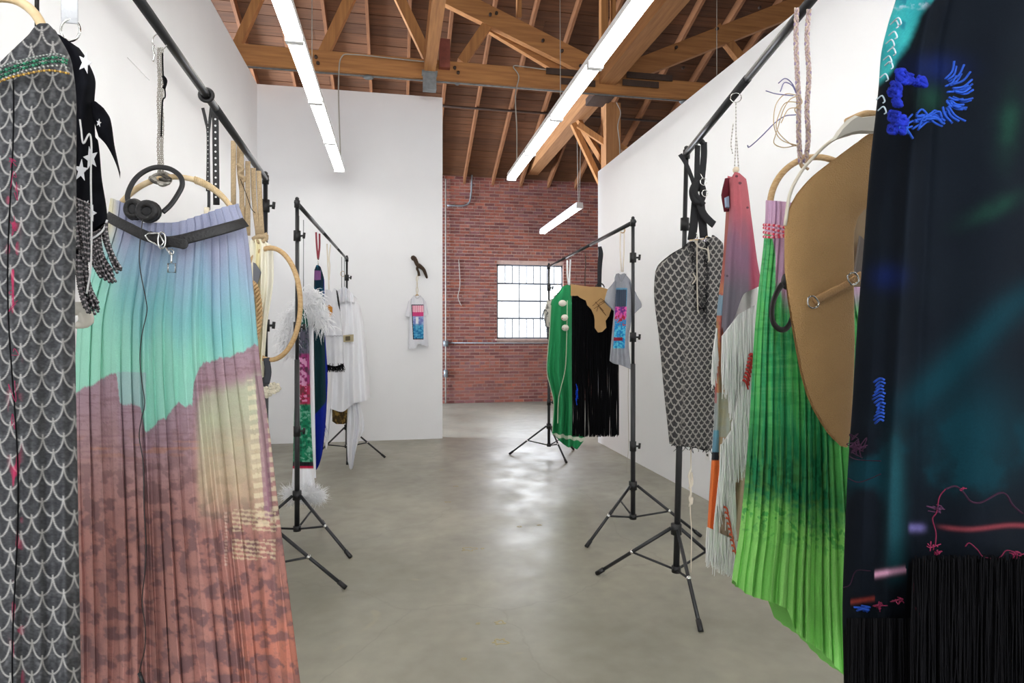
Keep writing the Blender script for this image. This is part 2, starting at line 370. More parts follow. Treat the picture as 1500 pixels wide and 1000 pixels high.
# truss in plane Y ~ 8.1
TY = 8.1; tr = structe('roof_truss', (2.9, TY, 4.8))
MB().beam((-1.95, TY-.05, 4.93), (9, TY-.05, 4.93), .12, .25).build('bottom_chord', M['wood_x'], tr, smooth=False)
def tp(x, y, yy=TY): return onY(x, y, yy)
def web(n, a, b_, w, h, dy=0, m='wood_z'):
    A = tp(*a); B = tp(*b_); A.y += dy; B.y += dy; MB().beam(A, B, w, h, up=(0, 1, 0)).build(n, M[m], tr, smooth=False)
web('top_chord', (872, 104), (560, -52), .26, .10, -.02, 'wood_x'); web('top_chord', (868, 122), (718, 32), .16, .08, .12, 'wood_x')
web('top_chord', (908, 112), (1250, -22), .26, .10, -.02, 'wood_x')
web('web_member', (470, 88), (540, -60), .13, .10); web('web_member', (630, 92), (572, -30), .13, .10)
web('web_member', (676, 92), (724, 22), .13, .10); web('web_member', (884, 96), (884, -60), .10, .10); web('web_member', (898, 96), (898, -60), .05, .1)
web('web_member', (1095, 100), (1048, 40), .13, .10); web('web_member', (340, 84), (405, -60), .1, .10)
web('web_member', (760, 28), (760, -60), .06, .10)
for (a, b_) in (((800, 103), (870, 110)), ((822, 117), (872, 124)), ((918, 106), (985, 118)), ((912, 118), (965, 127))):
    A = tp(*a, TY-.15); B = tp(*b_, TY-.15); A.z = B.z = (A.z+B.z)/2
    MB().beam(A, B, .012, .085).build('iron_plate', M['iron'], tr, smooth=False)
for (x, y) in ((463, 84), (466, 93), (666, 100), (671, 107), (718, 22), (727, 20), (795, 60), (850, 97), (823, 75), (1000, 100), (990, 70), (1050, 43), (1112, 12)):
    p = tp(x, y, TY-.115); MB().tube([p, p+Vector((0, -.03, 0))], .022, 6).build('bolt', M['iron'], tr)
# post, girders, braces
PX = 3.10
struct(MB().beam((PX, TY+.35, 0), (PX, TY+.35, 4.82), .22, .22).build('timber_post', M['beam_z'], smooth=False))
g = structe('ceiling_girder', (2.87, 8.3, 4.85))
MB().box((2.75, 8.35, 4.86), (2.98, BWY+.1, 5.2)).build('beam', M['beam_y'], g, smooth=False)
MB().box((2.76, -3.9, 4.92), (3.0, 8.2, 5.3)).build('beam', M['beam_y'], g, smooth=False)
MB().box((2.73, 8.1, 4.80), (3.03, 8.5, 4.90)).build('iron_plate', M['iron'], g, smooth=False)
for a, b_ in (((PX, TY+.45, 3.9), (2.87, TY+1.2, 4.86)), ((PX+.05, TY+.35, 4.25), (PX+.75, TY+.35, 3.95)), ((PX-.05, TY+.38, 4.25), (PX-.45, TY+.5, 4.55)), ((PX+.05, TY+.6, 3.5), (PX-.5, TY+.6, 4.6))):
    MB().beam(a, b_, .08, .08).build('brace', M['wood_z'], g, smooth=False)
g2 = structe('ceiling_joist', (.43, 8, 4.82))
MB().box((.36, -3.9, 4.84), (.50, 7.97, 5.12)).build('beam', M['wood_y'], g2, smooth=False)
w = MB(); w.box((.345, 7.86, 4.62), (.515, 7.985, 4.84)); w.box((.33, 7.84, 4.83), (.53, 8.0, 4.85)); w.build('steel_hanger', M['galv'], g2, smooth=False)
# conduit along chord, junction boxes, cables
c = thing('ceiling_conduit', 'thin metal conduit running along the underside of the long roof beam', 'pipe', (1, TY-.07, 4.78))
MB().tube([(-1.9, TY-.07, 4.788), (5.5, TY-.07, 4.788)], .012, 6).build('pipe', M['galv'], c)
for xx, r in ((-.35, .045), (.8, .02), (4.05, .05)): MB().ball((xx, TY-.07, 4.775), r, sc=(1.6, .8, .7)).build('junction_box', M['galv'], c)
p = tp(651, 82, TY-.14); bx = MB(); bx.box((p.x-.07, p.y-.06, p.z-.17), (p.x+.07, p.y+.04, p.z+.2)); tag(bx.build('sign_box', mat('red_enamel', (140, 74, 58), rough=.5, noise=.3, nscale=12), smooth=False), 'small worn red and grey metal box fixed on the roof beam beside the steel hanger', 'box')
def cable(label, pts, r=.008, name='cable', m='wire', cat='cable', sm_=6):
    return tag(MB().tube(pts, r, 6, smooth=sm_).build(name, M[m]), label, cat)
cable('cable looping down from the roof beam to the far end of the left light row', [tp(640, 92, 7.93), tp(580, 86, 7.93), tp(520, 80, 7.93), tp(500, 84, 7.93), tp(496, 120, 7.93), tp(497, 180, 7.93), P(499, 236, 7.75)])
cable('cable looping down from the roof beam to the far end of the right light row', [tp(800, 102, 7.93), tp(770, 98, 7.93), tp(752, 97, 7.93), tp(760, 112, 7.93), tp(755, 140, 7.93), tp(757, 190, 7.93), P(757, 246, 8.1)])
cable('straight suspension wire of the left light row', [P(457, -60, 5.8), P(457, 128, 5.8)], .004, 'suspension_wire', sm_=0)
w = thing('suspension_wire', 'straight suspension wire of the right light row forking above the fixture', 'cable', P(821, 146, 6.7))
MB().tube([P(820, -60, 6.7), P(821, 146, 6.7)], .004, 6).build('wire', M['wire'], w); MB().tube([P(813, 162, 6.7), P(821, 146, 6.7), P(828, 157, 6.7)], .003, 6).build('wire_fork', M['wire'], w)
cable('straight wire hanging from the roof above the white right wall', [P(1050, -40, 6.4), P(1050, 112, 6.4)], .004, 'suspension_wire', sm_=0)
cable('pale wire hanging down the front right side of the timber post', [tp(903, 150, 8.3), tp(909, 165, 8.3), tp(905, 185, 8.3), tp(908, 215, 8.3), tp(907, 262, 8.3)], .007)
w = thing('suspension_wire', 'pair of wires holding up the small short far light', 'cable', P(848, 303, 9.95))
for dx in (-3, 3): MB().tube([P(848+dx, 178, 9.95), P(848+dx*.3, 296, 9.9)], .005, 6).build('wire', M['wire'], w)

# brick wall pipes
c = thing('wall_conduit', 'vertical grey conduit on the brick wall beside the white partition', 'pipe', onY(653, 590, BWY-.04))
MB().tube([onY(653, 590, BWY-.04), onY(653, 262, BWY-.04)], .014, 6).build('pipe', M['wire'], c); p = onY(653, 503, BWY-.04)
MB().box((p.x-.05, p.y-.03, p.z-.06), (p.x+.05, p.y+.03, p.z+.06)).build('junction_box', M['galv'], c)
MB().box((p.x-.04, p.y-.03, p.z-.7), (p.x+.04, p.y+.03, p.z-.55)).build('junction_box', M['galv'], c)
cable('horizontal conduit running along the brick wall below the window', [onY(655, 502, BWY-.03), onY(798, 502.5, BWY-.03), onY(900, 503, BWY-.03)], .012, 'wall_conduit', 'galv', 'pipe', 0)
cable('bent conduit curving down the top of the brick wall left of the lights', [onY(735, 246, BWY-.04), onY(700, 243, BWY-.04), onY(692, 250, BWY-.04), onY(690, 285, BWY-.04), onY(683, 300, BWY-.04), onY(655, 301, BWY-.04)], .018, 'wall_conduit', 'galv', 'pipe')
cable('thin loose cord hanging on the brick wall left of the window', [onY(672, 380, BWY-.02), onY(674, 415, BWY-.02), onY(671, 435, BWY-.02), onY(676, 448, BWY-.02)], .007, 'cord')

# ================================================================== LIGHTS
def fixture(y0, y1, x, z, label, group=None, n=2, joint=True):
    f = thing('fluorescent_light', label, 'light', (x, (y0+y1)/2, z), group)
    MB().box((x-.055, y0+.004, z+.028), (x+.055, y1-.004, z+.075)).build('housing', M['batten'], f, smooth=False)
    for s in (-1, 1):
        t = MB().tube([(x+s*.036, y0+.03, z), (x+s*.036, y1-.03, z)], .0195, 10).build('tube', M['tube'], f)
    for yy in (y0+.016, y1-.016): MB().box((x-.06, yy-.012, z-.024), (x+.06, yy+.012, z+.03)).build('lamp_holder', M['batten'], f, smooth=False)
    return f
pos = ['farthest section', 'second section from the far end', 'third section from the far end', 'fourth section from the far end', 'fifth section from the far end', 'sixth section from the far end', 'seventh section from the far end', 'eighth section from the far end', 'ninth section from the far end']
for side, x in (('left', -.71), ('right', 1.53)):
    for k in range(9):
        y1 = 8.02-k*1.165
        if y1-1.165 < -3.6: break
        lab = '%s of the long %s row of tube lights' % (pos[k], side)
        fixture(y1-1.165, y1, x, 3.55, lab)
fixture(9.55, 12.15, 2.97, 3.55, 'short separate twin-tube light hanging before the brick wall', None)
# ================================================================== RACKS
def rack(label, ends, zt, shared, feet, near_in, knobs, rb=.0155, zz=None):
    """ends: two (x, y) on the floor, feet angle per end"""
    (ax, ay), (bx_, by) = ends; z0, z1 = zz or (zt, zt)
    R = thing('garment_rack', label, 'rack', ((ax+bx_)/2, (ay+by)/2, 0))
    tops = []
    for i, ((x, y), zt_) in enumerate((((ax, ay), z0), ((bx_, by), z1))):
        tx, ty = shared[i]; top = Vector((x+tx, y+ty, zt_)); base = Vector((x, y, .12)); tops.append(top); d = top-base
        q = lambda t: base+d*t
        MB().tube([base, q(.52)], .0175, 12).build('pole', M['steel_black'], R)
        MB().tube([q(.50), q(1)], .0125, 12).build('upper_pole', M['steel_black'], R)
        hz = .35; hub = MB(); hub.tube([Vector((x, y, hz-.03)), Vector((x, y, hz+.03))], .03, 12); hub.build('hub', M['black_plastic'], R)
        MB().tube([Vector((x, y, .105)), Vector((x, y, .14))], .026, 12).build('base_collar', M['black_plastic'], R)
        for t in knobs:
            c0 = q(t); MB().tube([c0-d.normalized()*.035, c0+d.normalized()*.035], .024, 12).build('clamp_collar', M['black_plastic'], R)
            kk = MB(); kk.tube([c0, c0+RX*.055], .007, 8); kk.tube([c0+RX*.045+Vector((0, 0, -.018)), c0+RX*.05+Vector((0, 0, .022))], .009, 8); kk.build('clamp_knob', M['black_plastic'], R)
        for a in feet[i]:
            dr = Vector((math.cos(math.radians(a)), math.sin(math.radians(a)), 0)); ft = Vector((x, y, .012))+dr*.47; hb = Vector((x, y, hz))+dr*.03
            lg = MB().tube([hb, ft], .0105, 8).build('leg', M['steel_black'], R)
            MB().tube([ft+(hb-ft).normalized()*.045, ft-(hb-ft).normalized()*.012], .014, 8).build('rubber_foot', M['black_plastic'], lg)
            mid = hb.lerp(ft, .52); MB().tube([Vector((x, y, .122))+dr*.02, mid], .007, 8).build('brace', M['steel_black'], R)
            MB().ball(mid, .014).build('rivet', M['chrome'], R)
    a, b_ = tops; d = b_-a
    MB().tube([a-d.normalized()*.03, a+d*.38], rb, 14).build('crossbar', M['steel_black'], R)
    MB().tube([a+d*.375, a+d*.7], rb*.9, 14).build('crossbar', M['steel_black'], R); MB().tube([a+d*.695, b_+d.normalized()*.03], rb*.8, 14).build('crossbar', M['steel_black'], R)
    for p in tops:
        MB().tube([p-Vector((0, 0, .03)), p+Vector((0, 0, .02))], .019, 12).build('joint', M['black_plastic'], R); MB().ball(p+Vector((0, 0, .03)), .014).build('wing_nut', M['black_plastic'], R)
    return tops
def ang(px, py, x, y): return math.degrees(math.atan2(py-y, px-x))
rA = rack('black tripod rack nearest on the left, carrying the pale blue pleated skirt', [(-.74, 3.70), (-.645, .75)], 2.35, [(0, 0)]*2, [(ang(-.248, 3.56, -.74, 3.7), 110, 225), (-80, 40, 160)], 0, (.62, .93), rb=.0165)
rB = rack('black tripod rack far left before the white wall, carrying white and feathered clothes', [(-.665, 4.35), (-.573, 7.44)], 2.35, [(0, 0)]*2, [(-38, 75, 200), (-20, 215, 275)], 0, (.3, .62, .9))
rC = rack('black tripod rack nearest on the right, carrying the green pleated skirt', [(1.56, 3.19), (1.0, .6)], 2.475, [(.055, -.015), (0, 0)], [(-102, 22, 140), (-60, 60, 180)], 0, (.50, .83), rb=.0175)
rD = rack('black tripod rack far right, carrying the green cape and black fringed dress', [(1.70, 4.17), (1.81, 7.07)], 2.27, [(0, 0)]*2, [(207, -20, 90), (165, -80, 35)], 0, (.24, .61, .88))
# ================================================================== CLOTHES : builders
class Plane_:
    def __init__(s, x, y, Z, yaw=0):
        s.o = P(x, y, Z); a = math.radians(yaw); s.n = Vector((math.sin(a), math.cos(a), 0)); s.x = Vector((math.cos(a), -math.sin(a), 0))
        s.k = s.n.dot(s.o-Vector((0, 0, CH))); s.bo = 0
    def pt(s, x, y, off=0):
        off = float(off); d = ray(x, y); return Vector((0, 0, CH))+d*((s.k-off)/s.n.dot(d))
    def pts(s, L, off=0): return [s.pt(q[0], q[1], off+(q[2] if len(q) > 2 else 0)) for q in L]
    def arr(s, X, Y, off, front=True):
        u = (X-750)/F; d = np.stack([VX.x+u*RX.x, VX.y+u*RX.y, (HY-Y)/F], -1); off = np.asarray(off); base = d@np.array(tuple(s.n)); o1 = np.maximum(off, s.bo)
        return np.array([0, 0, CH])+d*((s.k-o1)/base)[..., None]+np.array(tuple(s.n))*(o1-off)[..., None]
    def px(s): return s.k/F  # metres per pixel, roughly
def cloth(name, parent, pl, top, bot, xl, xr, thick, col, m, nu, nv, fold=None, off=0, nb=None, warp=None, xs=None, pw=.7):
    """a hanging tube of cloth: top/bot are (s, y), xl/xr are (y, x); front sheet then back sheet"""
    pl.bo = off; T_, B_, XL, XR = cs(top), cs(bot), cs(xl), cs(xr); nb = nb or max(6, nu//4)
    v = np.linspace(0, 1, nv)
    def sheet(sv, front):
        Sg, V = np.meshgrid(sv, v, indexing='ij'); Y = T_(Sg)*(1-V)+B_(Sg)*V; Q = warp(Sg, V) if warp is not None else Sg
        l, r = XL(Y), XR(Y); X = l+(r-l)*Q
        if xs is not None: X = X+xs(Sg, V)
        th = (1-np.abs(2*Sg-1)**2.2)**pw
        tt = thick(V) if callable(thick) else thick
        if front: O = off+tt*th+(fold(Sg, V) if fold is not None else 0)*np.minimum(1, th*2.5+.15)
        else: O = off-tt*th*.8
        C = col(X, Y, Sg, V); return pl.arr(X, Y, np.broadcast_to(O, X.shape)), C
    sf = np.linspace(0, 1, nu); sb = np.linspace(1, 0, nb+2)[1:-1]
    A, CA = sheet(sf, True); B, CB = sheet(sb, False)
    Vt = np.concatenate([A, B]); C = np.concatenate([CA, CB]); n = Vt.shape[0]
    I, J = np.meshgrid(np.arange(n), np.arange(nv-1), indexing='ij'); I2 = (I+1) % n
    Fq = np.stack([I*nv+J, I*nv+J+1, I2*nv+J+1, I2*nv+J], -1).reshape(-1, 4)
    return link(np_mesh(name, Vt.reshape(-1, 3), Fq, m, C.reshape(-1, 3)), name, parent)
def sheet(name, parent, pl, outline, t, m, c=(255, 255, 255), off=0, bev=.25):
    """flat cut-out with real thickness and rounded rim"""
    bm = bmesh.new(); vs = [bm.verts.new(pl.pt(x, y, off)) for x, y in outline]; f = bm.faces.new(vs); bm.normal_update()
    if f.normal.dot(-pl.n) < 0: f.normal_flip()
    r = bmesh.ops.extrude_face_region(bm, geom=[f]); ev = [e for e in r['geom'] if isinstance(e, bmesh.types.BMVert)]
    bmesh.ops.translate(bm, verts=ev, vec=-pl.n*t); cc = sum((v.co for v in ev), Vector())/len(ev)
    for v in ev: v.co += (cc-v.co).normalized()*min(t*bev, (cc-v.co).length*.3)
    bmesh.ops.recalc_face_normals(bm, faces=bm.faces[:]); bmesh.ops.triangulate(bm, faces=bm.faces[:])
    me = bpy.data.meshes.new(name); bm.to_mesh(me); bm.free(); a = me.color_attributes.new('Col', 'FLOAT_COLOR', 'POINT')
    C = np.ones((len(me.vertices), 4), np.float32); C[:, :3] = lin(c); a.data.foreach_set('color', C.ravel()); me.materials.append(m)
    return link(me, name, parent)
def star(x, y, r, a0=0, sx=1.):
    return [(x+sx*(r if k % 2 == 0 else r*.42)*math.sin(a0+k*math.pi/5), y-(r if k % 2 == 0 else r*.42)*math.cos(a0+k*math.pi/5)) for k in range(10)]
def strands(mb, pl, n, root, length, r, c=(1, 1, 1), lv=(.8, 1.12), sway=4, jit=2, off=0, offj=.01, seg=6, sides=4, curl=0, taper=True, bead=None, colf=None):
    """root(t)->(x,y); length(t) in px; each strand a thin tapered tube"""
    for k in range(n):
        t = (k+random.random())/n; x, y = root(t); L_ = length(t)*random.uniform(*lv); dx = random.gauss(0, jit); o = off+random.uniform(-offj, offj); ph = random.random()*6; pts = []
        for i in range(seg+1):
            q = i/seg; pts.append(pl.pt(x+dx*q+sway*q*.5*math.sin(ph+q*4)+curl*q*q, y+L_*q, o+.3*offj*math.sin(ph*2+q*3)))
        rr = [r, r, r*.4] if taper else r
        cc = c if colf is None else colf(x, y)
        if bead is not None:
            p = catmull(np.array([tuple(q) for q in pts]), max(3, int(bead)))
            mm = len(p); rads = r*(1+.5*(np.arange(mm) % 2)); C = np.array([lin((26, 24, 28)) if (i % 4) else lin((170, 160, 162)) for i in range(mm)])
            b0 = MB(); b0.tube(p, rads if True else r, sides, caps=False); mb.add(b0.V[0], b0.F[0], np.repeat(C, sides, 0))
        else: mb.tube(pts, rr, sides, c=cc, caps=False)
def feathers(mb, pl, n, cen, R, ln, r, off=0, offj=.03, down=0, c=(1, 1, 1)):
    for k in range(n):
        t = random.random(); x, y, a = cen(t); x += random.gauss(0, R*.35); y += random.gauss(0, R*.35); aa = a+random.gauss(0, .9); L_ = ln*random.uniform(.5, 1.3); o = off+random.gauss(0, offj); pts = []
        for i in range(4):
            q = i/3; pts.append(pl.pt(x+math.cos(aa)*L_*q, y+math.sin(aa)*L_*q+down*q*q, o+random.gauss(0, .004)+offj*q*random.choice((-.6, .6))))
        g = random.uniform(.88, 1.0); mb.tube(pts, [r, r*.8, r*.15], 3, c=np.array(c)*g, caps=False)
def beadline(mb, pts, r, c, gap=2.05, cols=None, seg=8, rings=5):
    p = catmull(np.array([tuple(q) for q in pts]), 12); d = np.r_[0, np.cumsum(np.linalg.norm(np.diff(p, axis=0), axis=1))]
    n = int(d[-1]/(r*gap)); 
    for k in range(n+1):
        q = k*r*gap; pos = [np.interp(q, d, p[:, i]) for i in range(3)]; mb.ball(pos, r, c=(cols[k % len(cols)] if cols else c), seg=seg, rings=rings)
def saw(t, a=.5):
    f = t-np.floor(t); return np.where(f < a, f/a, (1-f)/(1-a))
def scalepat(X, Y, w, h, lw):
    """crocheted fish-scale net: staggered U-shaped loops"""
    d = np.full(X.shape, 9.0)
    D = h*1.25
    j0 = np.floor(Y/h)
    for dj in (-2, -1, 0):
        j = j0+dj; off = np.where(np.mod(j, 2) == 0, 0, .5); xi = (np.mod(X/w+off, 1)-.5)*w; yj = Y-j*h; a_ = w*.5
        f = np.sqrt((xi/a_)**2+(yj/D)**2)+1e-6; g = np.sqrt((xi/a_**2)**2+(yj/D**2)**2)/f+1e-9; dist = np.where(yj > -1, np.abs(f-1)/g, 9)
        d = np.minimum(d, dist)
    d2 = np.abs(np.mod(X/w+np.where(np.mod(j0, 2) == 0, 0, .5), 1)-.5)*w
    return np.clip(1.25-d/lw, 0, 1), d2
# ================================================================== RACK A, LEFT
W3 = (1, 1, 1)
# --- near scale-print dress
pl = Plane_(40, 400, 1.12)
T = thing('scale_print_dress', 'tall charcoal dress with pale fish-scale net print, at the left edge', 'dress', pl.pt(40, 1120))
def c_scale(X, Y, s, v):
    Xw = X+2.5*vn(X/40, Y/60, 3)-1+ (X+120)*.0; Yw = Y+.10*X+3*vn(X/50, Y/50, 5)
    p, d2 = scalepat(Xw, Yw, 31, 23, 1.5); tw = .72+.28*np.sin((X+Y*1.4)*1.9)
    base = mix(lin((46, 47, 50)), lin((66, 67, 70)), vn(X/3, Y/1.6, 9)); gh = scalepat(Xw+15, Yw+9, 31, 24, 3.2)[0]*.32*vn(X/5, Y/2.5, 4)+.16*sm(6, 0, d2)*vn(X/8, Y/2, 8)
    base = mix(base, lin((135, 136, 138)), gh); c = mix(base, lin((188, 186, 182)), p*tw*.92)
    ln = np.exp(-((X-(14+6*np.sin(Y/90)+(Y-150)*.012))/1.3)**2)*(Y > 110); pk = sm(.72, .8, vn(X/7, Y/18, 21))*np.exp(-((X-16-(Y-150)*.012)/7)**2)*(Y > 220)
    return mix(mix(c, lin((190, 40, 90)), pk*.7), lin((12, 12, 14)), ln)
cloth('dress_body', T, pl, [(0, 235), (.3, 165), (.55, 96), (.66, 74), (.8, 52), (.92, 34), (.96, 34), (1, 47)], [(0, 1130), (1, 1130)],
      [(30, -140), (1140, -150)], [(30, 76), (45, 82), (80, 101), (92, 105), (150, 111), (300, 111), (450, 109), (700, 113), (1000, 118), (1140, 120)], .10, c_scale, M['cloth'], 250, 900,
      fold=lambda s, v: .008*np.sin(s*19+v*2)+.006*np.sin(s*43)*v+ .004*np.sin(s*90)*v)
mb = MB(); mb.tube([pl.pt(14+6*math.sin(y/90)+(y-150)*.012, y, .125) for y in range(120, 1100, 20)], .0011, 6, smooth=3); mb.build('drawcord', M['black_fibre'], T)
mb = MB()
for k in range(11):
    y0 = random.uniform(220, 700); x0 = 16+(y0-150)*.012; mb.tube([pl.pt(x0+random.uniform(-9, 9), y0+random.uniform(-16, 16), .124+random.uniform(0, .004)) for _ in range(4)], .0005, 4, smooth=4, c=lin((150, 40, 80)))
stuff(mb.build('loose_pink_thread', M['cotton'], T))
mb = MB(); mb.tube([pl.pt(0+66*math.cos(a), 62+66*math.sin(a), .0) for a in np.linspace(0, 2*math.pi, 48, endpoint=False)], .0085, 12, closed=True)
tag(mb.build('wooden_hoop', M['rattan_pale']), 'pale cane hoop inside the neck of the scale-print dress, upper left corner', 'hoop')
N_ = thing('bead_necklace', 'green and gold bead necklaces slung across the scale-print dress', 'necklace', pl.pt(50, 110, .13))
gr = [lin((14, 84, 58)), lin((8, 58, 44)), lin((40, 120, 88))]
strs = [([(-60, 138), (0, 106), (40, 92), (80, 84), (98, 88)], .0027, gr), ([(-60, 146), (0, 113), (40, 98), (80, 90), (101, 93)], .0027, gr), ([(-60, 132), (0, 99), (40, 86), (80, 79), (97, 83)], .0014, [lin((160, 165, 160)), lin((90, 100, 95))]),
        ([(-60, 152), (0, 118), (40, 103), (80, 96), (102, 100)], .0018, [lin((170, 172, 165)), lin((70, 74, 70))]), ([(-60, 146), (0, 119), (30, 110), (70, 103), (104, 108)], .0021, [lin((190, 152, 66)), lin((120, 90, 36))])]
for q, r, cc in strs:
    mb = MB(); beadline(mb, [pl.pt(x, y, .112+.01*(x < 60)-.00035*max(0, x-60)*1.0) for x, y in q], r, None, cols=cc, gap=1.8); mb.build('bead_string', M['beads'], N_)
# --- black star jacket behind it
pl = Plane_(120, 200, 1.42)
T = thing('black_star_jacket', 'black jacket with white stars and beaded fringe, behind the scale-print dress', 'jacket', pl.pt(120, 470))
c_blk = lambda X, Y, s, v: mix(lin((24, 25, 30)), lin((14, 14, 18)), vn(X/9, Y/14, 2))
cloth('jacket_body', T, pl, [(0, 60), (.4, 46), (.75, 50), (1, 70)], [(0, 440), (.5, 400), (.75, 345), (1, 322)], [(40, 40), (470, 40)],
      [(40, 92), (65, 112), (85, 126), (122, 140), (150, 138), (200, 139), (205, 143), (260, 149), (320, 157), (440, 150)], .055, c_blk, M['dark_cloth'], 60, 120, fold=lambda s, v: .012*np.sin(s*15+v*5))
cloth('sleeve_tail', T, pl, [(0, 150), (.5, 148), (1, 158)], [(0, 200), (.35, 212), (1, 262)], [(140, 130), (170, 136), (205, 146), (262, 174)], [(140, 142), (155, 150), (175, 162), (215, 168), (262, 176)], .022, c_blk, M['dark_cloth'], 24, 50, off=.03)
for x, y, r, a in ((125, 92, 17, .3), (119, 250, 17, .1), (133, 232, 18, -.2), (134, 312, 13, .3), (127, 300, 8, .6), (145, 180, 6, .2)):
    sheet('white_star', T, pl, star(x, y, r, a, .62), .002, M['cotton'], (232, 232, 235), off=.085)
mb = MB()
strands(mb, pl, 22, lambda t: (122+36*t, 336-14*t+10*math.sin(t*3)), lambda t: 62+14*t, .0023, sway=1, jit=4, off=.07, offj=.012, curl=22, bead=7, sides=5, taper=False)
strands(mb, pl, 22, lambda t: (108+22*t, 288+10*t), lambda t: 82, .0023, sway=1, jit=4, off=.08, offj=.012, curl=6, bead=7, sides=5, taper=False)
strands(mb, pl, 20, lambda t: (110+18*t, 372+4*t), lambda t: 78, .0023, sway=1, jit=4, off=.07, offj=.014, curl=16, bead=7, sides=5, taper=False)
stuff(mb.build('beaded_fringe', M['beads'], T))
mb = MB(); mb.tube(pl.pts([(157, 322, .08), (150, 338, .085), (134, 350, .085), (125, 352, .08)]), .0022, 6, smooth=6, c=lin((225, 225, 228))); mb.build('white_piping', M['cotton'], T)
mb = MB(); mb.tube(pl.pts([(117, 175, .09), (119, 190, .09), (122, 210, .095), (131, 196, .09), (134, 215, .09), (133, 260, .09), (134, 320, .092), (133, 390, .09), (127, 430, .09)]), .0019, 6, smooth=6)
mb.build('white_cord', mat('white_cord', (225, 225, 225), rough=.8), T)
mb = MB(); mb.tube(pl.pts([(94, 445, .02), (108, 452, .02), (121, 452, .02), (126, 470, .0), (110, 478, 0)]), [.012, .016, .014, .016, .006], 8, smooth=4, c=lin((222, 218, 208)))
tag(mb.build('cream_scarf', M['cotton']), 'end of a cream scarf showing below the beaded fringe', 'scarf')
T = thing('hanging_strap', 'white webbing strap with steel ring holding the black star jacket', 'strap', pl.pt(103, 45))
mb = MB(); q = pl.pts([(103, -90), (102, -20), (102, 34)]); mb.tube(q, .018, 12, flat=.12, nrm=pl.n); mb.build('webbing', mat('white_webbing', (222, 224, 228), rough=.8, bump=.3), T)
mb = MB(); mb.tube([pl.pt(103+14*math.cos(a), 44+16*math.sin(a), .004*math.sin(2*a)) for a in np.linspace(0, 6.283, 28, endpoint=False)], .0028, 8, closed=True); mb.build('ring', M['chrome'], T)
# --- blue pleated skirt
pl = Plane_(262, 355, 1.86, 4)
T = thing('pleated_skirt', 'long pleated skirt fading pale blue to mint over a terracotta desert print', 'skirt', pl.pt(265, 1065))
NP = 18
hz_ = cs([(100, 577), (112, 574), (135, 563), (170, 548), (176, 590), (206, 596), (213, 633), (232, 618), (250, 605), (258, 592), (281, 594), (284, 560), (300, 532), (340, 520), (379, 505), (420, 500)])
def c_skirt(X, Y, s, v):
    n = fbm(X/60, Y/60, 2); t = Y+14*np.sin(s*30)+30*(X < 150)*0+(210-X)*.18
    c = mix(lin((152, 156, 180)), lin((142, 170, 190)), sm(330, 400, t)); c = mix(c, lin((124, 180, 182)), sm(385, 470, t+20*n)); c = mix(c, lin((142, 200, 182)), sm(450, 540, t+20*n))
    cr = sm(178, 160, X)*sm(385, 310, Y); c = mix(c, lin((214, 208, 178)), cr); c = mix(c, lin((150, 210, 185)), sm(190, 150, X)*sm(330, 420, Y)*.7)
    hb = hz_(X)+6*(vn(X/5, Y/90, 5)-.5)+3*(vn(X/2, X/2, 6)-.5); g = sm(-1.5, 1.5, Y-hb)
    l1 = mix(lin((156, 130, 140)), lin((166, 132, 130)), sm(0, 140, Y-hb)); lay = vn(X/55, Y/3.2, 12)*.5+.5*vn(X/20, Y/1.7, 14); l1 = mix(l1, lin((128, 96, 108)), sm(.5, .75, lay)*.55*sm(260, 40, Y-hb))
    l1 = mix(l1, lin((164, 118, 110)), sm(640, 800, Y)); l1 = mix(l1, lin((184, 118, 100)), sm(780, 960, Y)*sm(260, 420, X))
    b1 = sm(.48, .62, fbm(X/13, Y/10, 31, 4)); b2 = sm(.5, .72, fbm(X/36, Y/22, 37, 4)); l1 = mix(l1, lin((112, 86, 88)), np.clip(b1*.75*sm(560, 760, Y)+b2*.45*sm(680, 800, Y), 0, .85))
    sp = sm(.6, .75, fbm(X/5, Y/4, 41, 3)); l1 = mix(l1, lin((116, 92, 92)), sp*.3)
    l1 = mix(l1, lin((196, 136, 92)), sm(.6, .7, vn(X/30, Y/5, 51))*.35*np.exp(-((Y-655)/14)**2))
    yl = sm(284, 296, X)*sm(394, 384, X)*sm(-12, 14, Y-hb-44)*sm(790, 690, Y)*(.55+.45*fbm(X/25, Y/18, 61)); ylc = mix(lin((176, 184, 156)), lin((196, 180, 148)), sm(600, 740, Y+20*n)); l1 = mix(l1, ylc, yl*.9)
    bld = (np.mod(Y+.2*X, 14.5) < 7)*(X > 362+(Y-560)*.06)*(X < 376+(Y-560)*.09)+(np.mod(Y+.2*X+5, 14.5) < 7)*(X > 384+(Y-560)*.06)*(X < 396+(Y-560)*.08); l1 = mix(l1, lin((212, 202, 172)), np.clip(bld*(Y > 556)*(Y < 772)*.6, 0, 1))
    pur = (X > 374+(Y-560)*.07)*(X < 388+(Y-560)*.06)*(Y > 550)*(Y < 760); l1 = mix(l1, lin((142, 104, 124)), pur*.7)
    sl = (X > 340)*(X < 404)*(((Y > 746)&(Y < 778))|((Y > 790)&(Y < 820)))*(np.mod(Y-.12*X, 6.5) < 3.4)*(vn(X/9, Y/3, 71) > .22); l1 = mix(l1, lin((206, 190, 158)), sl*.65)
    l1 = mix(l1, lin((205, 180, 165)), ((np.abs(X-331) < 2)&(Y > 750)&(Y < 830)&(np.mod(Y, 5) < 3))*.6)
    ov = (X > 172)*(X < 214)*(Y > 545)*(Y < 600); c = mix(c, lin((158, 160, 176)), ov*.5)
    return mix(c, l1, g)
wp = lambda s, v: s+.5/NP*np.sin(s*NP*2*np.pi)*.28
